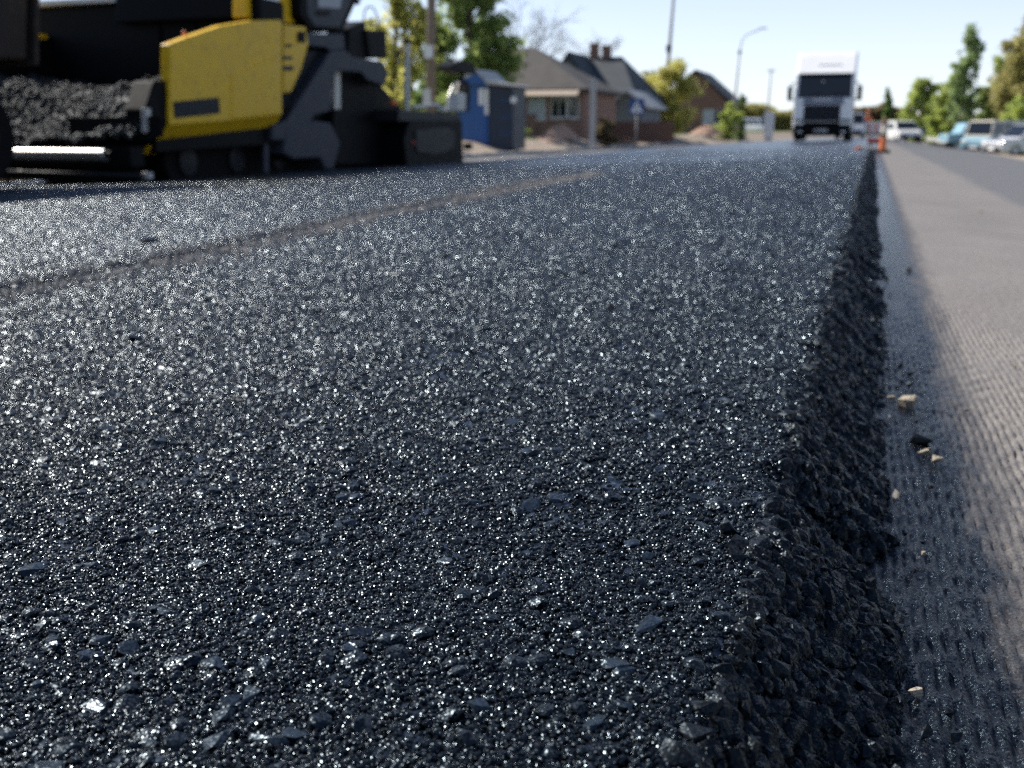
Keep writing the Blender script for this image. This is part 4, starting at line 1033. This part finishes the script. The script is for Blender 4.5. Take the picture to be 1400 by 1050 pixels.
# blue sign on the right verge
X, Y, z = atpx(1263, 112); o = empty('road_sign', (X, Y, z)); tag(o, 'small blue road sign on the far right verge', 'road sign')
tapered('post', 'pale_concrete', o, (0, 0, -.2), (0, 0, 1.5), .04, .04)
MB().box((0, -.05, 1.15), (.95, .03, .62)).build('board', 'sign_blue', o, .008)
# guard rail on the right verge
gr0 = empty('guard_rail', (float(onY(1268, 176, 105)[0]), 105, 0)); tag(gr0, 'low grey steel guard rail on the right verge', 'guard rail')
rail = MB(); lastp = []
for k in range(7):
    f = k / 6; Yk = 105 - 22 * f; Xk = float(onY(1268 + 34 * f, 176, Yk)[0]); zk = gz(Xk, Yk)
    q = (Xk - gr0.location.x, Yk - 105, zk + .62); lastp.append(q)
    MB().box((q[0] + .05, q[1], zk + .32), (.08, .08, .72)).build('post', 'pale_steel', gr0)
for a_, b2 in zip(lastp[:-1], lastp[1:]):
    d = Vector(b2) - Vector(a_); L_ = d.length; ang = math.atan2(d.y, d.x)
    r_ = MB().box((0, 0, 0), (L_ * .995, .04, .30)).build('rail_beam', 'pale_steel', gr0, .015)
    r_.location = (Vector(a_) + Vector(b2)) / 2; r_.rotation_euler = (0, -math.asin(d.z / L_), ang)
# overhead wires
def wire(label, a, b_, sag=.5):
    a, b_ = Vector(a), Vector(b_)
    pts = [a.lerp(b_, t / 10) - Vector((0, 0, sag * 4 * (t / 10) * (1 - t / 10))) for t in range(11)]
    o = MB().tube(pts, .012, 5).build('overhead_wire', 'black_steel', None); tag(o, label, 'wire', 'overhead wires'); return o
t1_ = pole1.location + Vector((.26, 0, 8.2)); t2_ = pole2.location + Vector((.58, 0, 10.7))
wire('upper overhead wire from the brown pole to the slim grey pole', t1_ + Vector((.6, 0, 0)), t2_ + Vector((.4, 0, 0)), .6)
wire('lower overhead wire from the brown pole to the slim grey pole', t1_ + Vector((-.6, 0, 0)), t2_ + Vector((-.4, 0, 0)), .9)

# ------------------------------------------------------------------ kiosk, houses
paint('kiosk_blue', (.012, .08, .26), .45, var=.12, scale=3)
paint('kiosk_navy', (.008, .022, .045), .5, var=.2, scale=3)
paint('roof_sheet', (.42, .41, .39), .55, var=.2, scale=4)
paint('dark_roof', (.034, .044, .052), .75, var=.5, scale=1.8, bump=.3, bscale=25)
paint('grey_roof', (.058, .052, .048), .8, var=.6, scale=1.6, bump=.4, bscale=18)
paint('plank_tan', (.42, .34, .27), .8, var=.2, scale=4)
paint('grey_wall', (.15, .165, .18), .8, var=.2, scale=2)
paint('pale_wall', (.52, .50, .47), .85, var=.2, scale=2)
def brick_mat(name, c1, c2, mortar):
    m, n, l, b = new_mat(name); g = n.new('ShaderNodeNewGeometry')
    mp = n.new('ShaderNodeMapping'); mp.inputs['Rotation'].default_value = (math.pi / 2, 0, 0); l.new(g.outputs['Position'], mp.inputs['Vector'])
    bt = N(n, 'ShaderNodeTexBrick', Scale=4.0); bt.inputs['Color1'].default_value = (*c1, 1); bt.inputs['Color2'].default_value = (*c2, 1); bt.inputs['Mortar'].default_value = (*mortar, 1); bt.inputs['Mortar Size'].default_value = .02
    l.new(mp.outputs[0], bt.inputs['Vector']); l.new(bt.outputs['Color'], b.inputs['Base Color']); b.inputs['Roughness'].default_value = .85
brick_mat('red_brick', (.27, .13, .085), (.20, .10, .07), (.30, .27, .24))
brick_mat('brown_brick', (.22, .10, .06), (.16, .075, .05), (.25, .2, .17))
paint('curtain', (.45, .50, .52), .5, var=.2, scale=6)
X, Y, z = atpx(672, 33)
k_ = empty('kiosk', (X, Y, z), .0); tag(k_, 'blue street kiosk with white posters and a pale sloping roof', 'kiosk')
KX = lambda px: float(onY(px, 180, 33)[0]) - X
a0, a1, a2 = KX(640) - .45, KX(667), KX(698)
MB().prism([(a0, 0), (a1, 0), (a1, 1.6), (a0, 1.6)], 'Z', -.1, 2.05).build('blue_front', 'kiosk_blue', k_, .02)
MB().prism([(a1 + .004, .05), (a2, .25), (a2, 1.6), (a1 + .004, 1.6)], 'Z', -.1, 2.02).build('navy_wall', 'kiosk_navy', k_, .02)
for i_ in range(3): MB().box(((a1 + a2) / 2 + .1, .16, .45 + i_ * .55), (a2 - a1 - .3, .03, .03)).build('shutter_rail', 'kiosk_blue', k_)
MB().prism([(a0 - .1, 2.06), (KX(655), 2.56), (a1 + .1, 2.18), (a2 + .15, 2.04), (a2 + .15, 1.98), (a1, 2.06)], 'Y', -.18, 1.75).build('roof', 'roof_sheet', k_, .015)
MB().prism([(a0 + .05, 2.06), (KX(655), 2.46), (a1, 2.14), (a1, 2.06)], 'Y', -.182, -.16).build('gable', 'kiosk_blue', k_)
for px_, w__, z_, h__ in ((624, .3, 1.45, .5), (659, .22, 1.55, .75), (665, .16, 1.5, .85)):
    MB().box((KX(px_), -.012, z_), (w__, .015, h__)).build('poster', 'paper', k_)
MB().box((KX(654), -.012, .72), (.5, .02, 1.35)).build('door', 'kiosk_blue', k_, .01)
MB().box((a2 + .12, -.02, 1.55), (.2, .06, .2)).build('round_lamp', 'lamp_white', k_, .09)

def window(parent, x, y, z, w, h, mat='dark_glass', fr='off_white'):
    f = MB(); t = .06
    f.box((x - w / 2, y, z), (t, .08, h + t)).box((x + w / 2, y, z), (t, .08, h + t)).box((x, y, z - h / 2), (w - t, .08, t)).box((x, y, z + h / 2), (w - t, .08, t)).box((x, y, z), (t * .7, .07, h - t))
    wn_ = MB().box((x, y + .03, z), (w, .04, h)).build('window', mat, parent); f.build('frame', fr, wn_)
    MB().box((x, y - .05, z - h / 2 - .06), (w + .15, .16, .05)).build('sill', fr, wn_); return wn_
def hip_roof(name, mat, parent, x0, x1, y0, y1, z0, xa, xb, zr):
    ym = (y0 + y1) / 2; V = [(x0, y0, z0), (x1, y0, z0), (x1, y1, z0), (x0, y1, z0), (xa, ym, zr), (xb, ym, zr), (x0, y0, z0 - .14), (x1, y0, z0 - .14), (x1, y1, z0 - .14), (x0, y1, z0 - .14)]
    return MB().add(V, [(0, 1, 5, 4), (1, 2, 5), (2, 3, 4, 5), (3, 0, 4), (0, 6, 7, 1), (1, 7, 8, 2), (2, 8, 9, 3), (3, 9, 6, 0), (6, 9, 8, 7)]).build(name, mat, parent)
def house(name, label, px0, px1, Y, D, wall_h, ridge_h, wall, roof, wins=(), chim=(), gable='side', extra=None, door=None):
    X0, X1 = float(onY(px0, 180, Y)[0]), float(onY(px1, 180, Y)[0]); z = gz((X0 + X1) / 2, Y) - .1
    o = empty(name, ((X0 + X1) / 2, Y, z)); tag(o, label, 'house'); w = X1 - X0
    MB().box((0, D / 2, wall_h / 2), (w, D, wall_h)).build('wall', wall, o)
    ov = .35
    if isinstance(gable, tuple):
        rf = hip_roof('roof', roof, o, -w / 2 - ov, w / 2 + ov, -ov, D + ov, wall_h, -w / 2 + w * gable[0], -w / 2 + w * gable[1], ridge_h)
    elif gable == 'side':   # ridge along X
        rf = MB().prism([(-ov, wall_h - .12), (D / 2, ridge_h), (D + ov, wall_h - .12), (D + ov, wall_h + .03), (D / 2, ridge_h + .16), (-ov, wall_h + .03)], 'X', -w / 2 - ov, w / 2 + ov).build('roof', roof, o)
        MB().prism([(.02, wall_h), (D / 2, ridge_h - .02), (D - .02, wall_h)], 'X', -w / 2 + .01, w / 2 - .01).build('gable_wall', wall, o)
    else:                 # ridge along Y, gable to the street
        rf = MB().prism([(-w / 2 - ov, wall_h - .12), (0, ridge_h), (w / 2 + ov, wall_h - .12), (w / 2 + ov, wall_h + .03), (0, ridge_h + .16), (-w / 2 - ov, wall_h + .03)], 'Y', -ov, D + ov).build('roof', roof, o)
        MB().prism([(-w / 2 + .02, wall_h), (0, ridge_h - .02), (w / 2 - .02, wall_h)], 'Y', .01, D - .01).build('gable_wall', gable if gable in MATS else wall, o)
    for (fx, zc, ww, hh, mt) in wins: window(o, -w / 2 + w * fx, -.02, zc, ww, hh, mt)
    for (fx, fy_, top) in chim:
        MB().box((-w / 2 + w * fx, D * fy_, (wall_h + top) / 2), (.5, .5, top - wall_h)).build('chimney', 'brown_brick', rf, .02)
    if door: MB().box((-w / 2 + w * door, -.03, 1.0), (.9, .08, 2.0)).build('door', 'brown_wood', o, .01)
    return o, w
o, w = house('brick_house', 'low red brick house with a grey roof and tan eaves behind the kiosk', 612, 797, 48, 6.5, 2.35, 4.55, 'red_brick', 'grey_roof', [(.67, 1.45, .85, 1.0, 'curtain'), (.83, 1.5, .8, .95, 'dark_glass'), (.93, 1.5, .5, .95, 'dark_glass')], gable=(.30, .50), door=.3)
MB().prism([(-.75, 1.98), (.02, 2.42), (.02, 2.50), (-.78, 2.05)], 'X', .3, w / 2 - .1).build('porch_roof', 'plank_tan', o, .01)
MB().box((-w / 2 + w * .60, -.1, .6), (1.0, .12, 1.2)).build('low_wall', 'red_brick', o, .01)
MB().box((-w / 2 + w * .56, -.45, 1.0), (.16, .16, 2.1)).build('porch_post', 'off_white', o, .01)
bp_ = MB().box((0, 0, 0), (1.1, .05, .62)).build('blue_patch', 'sign_blue', o); bp_.location = (-w / 2 + w * .555, .86, 3.02); bp_.rotation_euler = (-.95, 0, 0)
o, w = house('dark_house', 'house with a steep dark roof, grey gable and two brick chimneys', 752, 862, 60, 9.0, 2.3, 4.9, 'pale_wall', 'dark_roof', [(.25, 1.4, .8, 1.0, 'dark_glass'), (.55, 1.4, .8, 1.0, 'dark_glass')], [(.30, .5, 5.75), (.46, .5, 5.6)], gable=(.12, .66))
MB().prism([(-w / 2 - .4, 2.2), (-w / 2 + 1.2, 4.6), (-w / 2 + 3.0, 2.2)], 'Y', -.30, 4.0).build('front_gable', 'grey_wall', o)
MB().prism([(-w / 2 - .6, 2.15), (-w / 2 + 1.2, 4.7), (-w / 2 + 3.2, 2.15), (-w / 2 + 3.2, 2.35), (-w / 2 + 1.2, 4.95), (-w / 2 - .6, 2.35)], 'Y', -.45, 4.1).build('front_gable_roof', 'dark_roof', o)
o, w = house('grey_shed', 'plain grey shed with a pale roof edge left of the crossing sign', 836, 878, 58, 5.0, 1.75, 2.55, 'grey_wall', 'roof_sheet', gable='front')
o, w = house('brown_house', 'brown brick house with a dark roof behind the yellow green tree', 905, 992, 95, 9.0, 3.0, 5.6, 'brown_brick', 'dark_roof', [(.72, 1.6, .9, 1.2, 'curtain'), (.88, 1.6, .7, 1.2, 'dark_glass')], gable='front')
# fence between the houses
X, Y, z = atpx(850, 52); fe = empty('board_fence', (X, Y, z)); tag(fe, 'low brown board fence in front of the grey shed', 'fence')
paint('fence_brown', (.16, .085, .06), .85, var=.3, scale=6)
fm = None
for k in range(30):
    if fm is None: fm = MB().box((0, 0, 0), (.15, .03, 1.05)).build('board', 'fence_brown', fe, .004); bo = fm
    else: bo = fm.copy(); COL.objects.link(bo)
    bo.location = (-2.0 + k * .16, 0, .5 + rnd.uniform(-.03, .03))
MB().box((.3, .035, .8), (4.8, .03, .07)).build('rail', 'fence_brown', fe); MB().box((.3, .035, .3), (4.8, .03, .07)).build('rail', 'fence_brown', fe)
# heaps of rubble on the verge
paint('rubble_tan', (.42, .27, .19), .9, var=.4, scale=5, bump=.5, bscale=15)
def mound(name, label, px, Y, r, h, mat='rubble_tan'):
    X, Y, z = atpx(px, Y); a = np.linspace(0, 2 * math.pi, 29); rr = np.linspace(0, 1, 9)
    A, Rr = np.meshgrid(a, rr); x = Rr * np.cos(A) * r; y = Rr * np.sin(A) * r * .8
    zz = h * (1 - Rr ** 1.4) * (.75 + .5 * vnoise(x * 5 + 50 + px, y * 5 + 50, 5)) + .12 * h * (vnoise(x * 14 + 90, y * 14 + 90, 6) - .5) - .05
    zz[:, -1] = zz[:, 0]
    o = link(name, grid_mesh(name, x[:, ::-1], y[:, ::-1], zz[:, ::-1], False), mat, None, (X, Y, z)); tag(o, label, 'heap'); return o
mound('rubble_heap', 'pinkish rubble heap on the verge in front of the brick house', 765, 44, .95, .62)
mound('rubble_heap', 'low pinkish dirt heap in front of the brown house', 965, 85, 1.5, .85)
mound('dirt_heap', 'small sandy heap beside the blue kiosk', 745, 41, .6, .22)

# ------------------------------------------------------------------ trees and shrubs
def leaf_mat(name, c, var=.45):
    m, n, l, b = new_mat(name); g = n.new('ShaderNodeNewGeometry')
    t = N(n, 'ShaderNodeTexNoise', Scale=2.2, Detail=5.0); l.new(g.outputs['Position'], t.inputs['Vector'])
    r = n.new('ShaderNodeValToRGB'); c = Vector(c); r.color_ramp.elements[0].position = .32; r.color_ramp.elements[1].position = .68
    r.color_ramp.elements[0].color = (*(c * (1 - var)), 1); r.color_ramp.elements[1].color = (*(c * (1 + var)), 1)
    l.new(t.outputs['Fac'], r.inputs['Fac']); l.new(r.outputs['Color'], b.inputs['Base Color']); b.inputs['Roughness'].default_value = .55
    tr = n.new('ShaderNodeBsdfTranslucent'); l.new(r.outputs['Color'], tr.inputs['Color'])
    mx = n.new('ShaderNodeMixShader'); mx.inputs[0].default_value = .62; out = n['Material Output']
    l.new(b.outputs[0], mx.inputs[1]); l.new(tr.outputs[0], mx.inputs[2]); l.new(mx.outputs[0], out.inputs['Surface'])
leaf_mat('leaf_green', (.29, .36, .11)); leaf_mat('leaf_yellow', (.54, .51, .15)); leaf_mat('leaf_lime', (.42, .49, .13)); leaf_mat('leaf_dark', (.14, .22, .06)); leaf_mat('leaf_olive', (.38, .35, .13))
leaf_mat('leaf_birch', (.29, .38, .16)); leaf_mat('leaf_brown', (.19, .15, .08))
paint('bark', (.10, .075, .055), .9, var=.35, scale=10, bump=.5, bscale=30)
paint('bark_pale', (.34, .33, .30), .85, var=.5, scale=8)
def leaves_mesh(name, C, size, mat, parent, seed):
    g = np.random.default_rng(seed); n_ = len(C)
    a = g.normal(size=(n_, 3)); a /= np.linalg.norm(a, axis=1)[:, None]; b = np.cross(a, g.normal(size=(n_, 3))); b /= np.linalg.norm(b, axis=1)[:, None]
    s = size * (.6 + .8 * g.random((n_, 1)))
    V = np.stack([C - a * s, C + b * s * .55, C + a * s, C - b * s * .55], 1).reshape(-1, 3)
    me = bpy.data.meshes.new(name); me.vertices.add(len(V)); me.vertices.foreach_set('co', V.astype(np.float32).ravel())
    me.loops.add(4 * n_); me.loops.foreach_set('vertex_index', np.arange(4 * n_, dtype=np.int32)); me.polygons.add(n_); me.polygons.foreach_set('loop_start', np.arange(0, 4 * n_, 4, dtype=np.int32)); me.update(calc_edges=True)
    return link(name, me, mat, parent)
def tree(name, label, px, Y, ytop, halfw, leaf, n_leaf=5000, size=.09, trunk=.14, base=.25, bark='bark', cat='tree', group=None, seed=1, limbs=12, shape=1.0, clump=.16):
    X, Y, z = atpx(px, Y); top = float(onY(px, ytop, Y)[2]); H = top - z; rx = abs(float(onY(px + halfw, 176, Y)[0]) - X)
    o = empty(name, (X, Y, z)); tag(o, label, cat, group); g = np.random.default_rng(seed)
    tk = MB(); pts = [(0, 0, -.2)]
    for k in range(1, 7):
        f = k / 6; pts.append((g.normal(0, .03) * H * .3 * f, g.normal(0, .03) * H * .3 * f, H * (.9 if shape > 0 else .7) * f))
    tk.tube(pts, trunk, 8, trunk * .15).build('trunk', bark, o, 0, True)
    lm = MB(); cl = []
    zc0, zc1 = H * base, H
    for k in range(limbs):
        f = (k + .5) / limbs; zz = zc0 + (zc1 - zc0) * f * .98
        wd = rx * (math.sin(math.pi * min(.98, max(.06, (.12 + .86 * f) ** shape))) ** .6)
        for _ in range(3):
            an = g.uniform(0, 6.28); rr = wd * g.uniform(.45, 1.0)
            tip = np.array([math.cos(an) * rr, math.sin(an) * rr * .9, zz + g.uniform(-.03, .05) * H])
            st = np.array(pts[min(6, max(1, int(f * 5) + 1))]); st = st * np.array([1, 1, min(1.0, max(.4, (zz - .12 * H) / max(st[2], .1)))])
            mid = st * .5 + tip * .5 + np.array([0, 0, .03 * H])
            lm.tube([tuple(st), tuple(mid), tuple(tip)], trunk * .28, 5, trunk * .06)
            for t in (.55, .8, 1.0):
                c = st + (tip - st) * t + g.normal(0, .05 * rx, 3); cl.append((c, (.5 + .7 * g.random()) * clump * max(rx, H * .18)))
    lm.build('branches', bark, o, 0, True)
    per = max(6, int(n_leaf * 1.7) // len(cl)); size = size * 1.2; C = []
    for c, r in cl:
        k = int(per * g.uniform(.4, 1.6)); C.append(c + g.normal(0, 1, (k, 3)) * r * np.array([1, 1, .75]) * .8)
    C = np.concatenate(C); C[:, 2] = np.maximum(C[:, 2], .05)
    leaves_mesh('crown', C, size, leaf, o, seed + 5)
    return o
def bare_tree(name, label, px, Y, ytop, halfw, seed=1):
    X, Y, z = atpx(px, Y); H = float(onY(px, ytop, Y)[2]) - z; rx = abs(float(onY(px + halfw, 176, Y)[0]) - X)
    o = empty(name, (X, Y, z)); tag(o, label, 'tree'); r = random.Random(seed)
    MB().tube([(0, 0, -.2), (.1, 0, H * .3), (0, .1, H * .62)], .16, 8, .07).build('trunk', 'bark', o, 0, True)
    m_ = MB()
    def br(p, d, L, rad, n):
        q = p + d * L; m_.tube([tuple(p), tuple(p.lerp(q, .5) + Vector((r.gauss(0, .04), r.gauss(0, .04), 0)) * L), tuple(q)], rad, 4, rad * .55)
        if n:
            for _ in range(4 if n > 1 else 5): br(p.lerp(q, r.uniform(.45, 1)), (d + Vector((r.gauss(0, .55), r.gauss(0, .55), r.gauss(.05, .35)))).normalized(), L * r.uniform(.5, .75), rad * .5, n - 1)
    for k in range(9):
        a_ = k * 2.4; br(Vector((0, .03, H * (.3 + .035 * k))), Vector((math.cos(a_) * rx / H * 1.6, math.sin(a_) * .5, .75)).normalized(), H * .30, .05, 3)
    m_.build('branches', 'bark', o, 0, True); return o
tree('tree', 'tall dark green tree behind the blue kiosk', 645, 46, -75, 62, 'leaf_green', 6000, .12, .22, .10, seed=3, limbs=14)
tree('tree', 'yellow green blossoming tree behind the paver seat', 545, 44, -60, 48, 'leaf_yellow', 4000, .11, .18, .12, seed=4)
tree('tree', 'small dark tree between the utility pole and the paver mast', 600, 50, 20, 40, 'leaf_dark', 5000, .11, .16, .05, seed=14)
tree('shrub', 'bright yellow green bush behind the paver mast', 553, 36, 92, 17, 'leaf_yellow', 2600, .06, .05, .02, cat='shrub', seed=5, limbs=8)
tree('shrub', 'low green hedge bush beside the brown utility pole', 612, 40, 128, 30, 'leaf_green', 3000, .07, .05, .02, cat='shrub', seed=6, limbs=8)
bare_tree('bare_tree', 'leafless tree behind the brick house roof', 722, 72, 8, 40, 5)
bare_tree('bare_tree', 'leafless tree behind the two chimneys', 808, 95, 48, 34, 8)
tree('tree', 'yellow green young tree beside the crossing sign', 915, 70, 88, 42, 'leaf_yellow', 7000, .085, .12, .10, seed=7, limbs=13)
tree('tree', 'thin yellowish tree left of the slim grey pole', 888, 84, 98, 22, 'leaf_olive', 2600, .09, .09, .10, seed=19, limbs=9)
tree('shrub', 'bright green round bush under the street lamp', 995, 88, 140, 19, 'leaf_lime', 4000, .08, .06, .02, cat='shrub', seed=8, limbs=8)
tree('conifer', 'slim dark conifer beside the bright green bush', 1013, 92, 127, 7, 'leaf_dark', 1800, .08, .07, .05, seed=9, limbs=9)
tree('shrub', 'yellow green shrub by the concrete post', 805, 52, 152, 16, 'leaf_lime', 2200, .06, .05, .02, cat='shrub', seed=10, limbs=7)
tree('shrub', 'brown leafed shrub in front of the board fence', 830, 47, 163, 20, 'leaf_brown', 2200, .05, .05, .02, cat='shrub', seed=11, limbs=7)
tree('shrub', 'small green bush at the corner of the kiosk', 715, 40, 176, 9, 'leaf_green', 1200, .05, .03, .02, cat='shrub', seed=12, limbs=6)
tree('tree', 'lime green round tree, leftmost of the right verge trees', 1258, 118, 104, 30, 'leaf_lime', 7000, .13, .2, .06, seed=21, limbs=13)
tree('tree', 'lower lime green tree beside the tall birch', 1288, 106, 126, 26, 'leaf_lime', 5000, .12, .16, .05, seed=22)
tree('tree', 'tall pointed birch rising above the parked vehicles', 1313, 92, 36, 25, 'leaf_birch', 4200, .11, .15, .22, 'bark_pale', seed=23, limbs=15, shape=.7, clump=.13)
tree('tree', 'dark green tree right behind the light blue pickup', 1343, 98, 118, 22, 'leaf_green', 4500, .12, .16, .05, seed=24)
tree('tree', 'large olive tree at the right edge of the picture', 1402, 80, 18, 52, 'leaf_olive', 9000, .13, .25, .07, seed=25, limbs=15)
tree('tree', 'yellow green tree between the birch and the large olive tree', 1362, 104, 78, 30, 'leaf_lime', 5500, .13, .18, .05, seed=41, limbs=13)
tree('tree', 'low lime tree left of the tall birch, at the end of the guard rail', 1300, 124, 92, 24, 'leaf_lime', 4500, .13, .18, .05, seed=42)
tree('tree', 'olive tree just behind the white roofed minibus', 1378, 92, 96, 28, 'leaf_olive', 5000, .12, .18, .05, seed=43)
tree('shrub', 'lime green bush behind the silver estate car', 1392, 72, 132, 26, 'leaf_lime', 3000, .09, .06, .02, cat='shrub', seed=26, limbs=8)
tree('tree', 'lone small dark tree on the far hill', 1211, 240, 121, 7, 'leaf_dark', 900, .22, .2, .3, seed=27, limbs=7)
# far-off woods that read as one mass
def far_wood(name, label, px0, px1, Y, ytop, leaf, n_, seed):
    g = np.random.default_rng(seed); X0, X1 = float(onY(px0, 176, Y)[0]), float(onY(px1, 176, Y)[0])
    x = g.uniform(X0, X1, n_); top = (float(onY((px0 + px1) / 2, ytop, Y)[2])) * (.55 + .5 * vnoise(x * .12, x * 0, seed) + .2 * (vnoise(x * .5, x * 0, seed + 1) - .5))
    zz = -1.2 + (top + 1.2) * np.sqrt(g.random(n_)); C = np.stack([x, Y + g.uniform(-6, 6, n_), zz], -1)
    o = leaves_mesh(name, C, .55, leaf, None, seed); tag(o, label, None, None, 'stuff'); return o
far_wood('distant_trees', 'hazy olive woods on the horizon left of the lorry', 900, 1130, 230, 140, 'leaf_olive', 9000, 31)
far_wood('distant_trees', 'brown hillside woods on the horizon right of the lorry', 1120, 1250, 260, 136, 'leaf_brown', 9000, 32)
far_wood('distant_trees', 'green thicket at the foot of the far hill', 1165, 1240, 190, 163, 'leaf_green', 5000, 33)
far_wood('distant_trees', 'olive woods beyond the right verge', 1230, 1500, 200, 150, 'leaf_olive', 12000, 34)
far_wood('distant_trees', 'dark woods behind the houses', -400, 900, 170, 140, 'leaf_dark', 14000, 35)
# mounds seen beside the far road and a pale van
x_ = float(onY(1034, 176, 160)[0])
make_car('van', 'pale van parked far off beside the white pillar', 'van', (x_, 160, gz(x_, 160)), .9, 4.6, 1.9, 2.1, 'silver_paint', None, True, hood=.14, roof=(.2, .93), belt=.5, wr=.33)
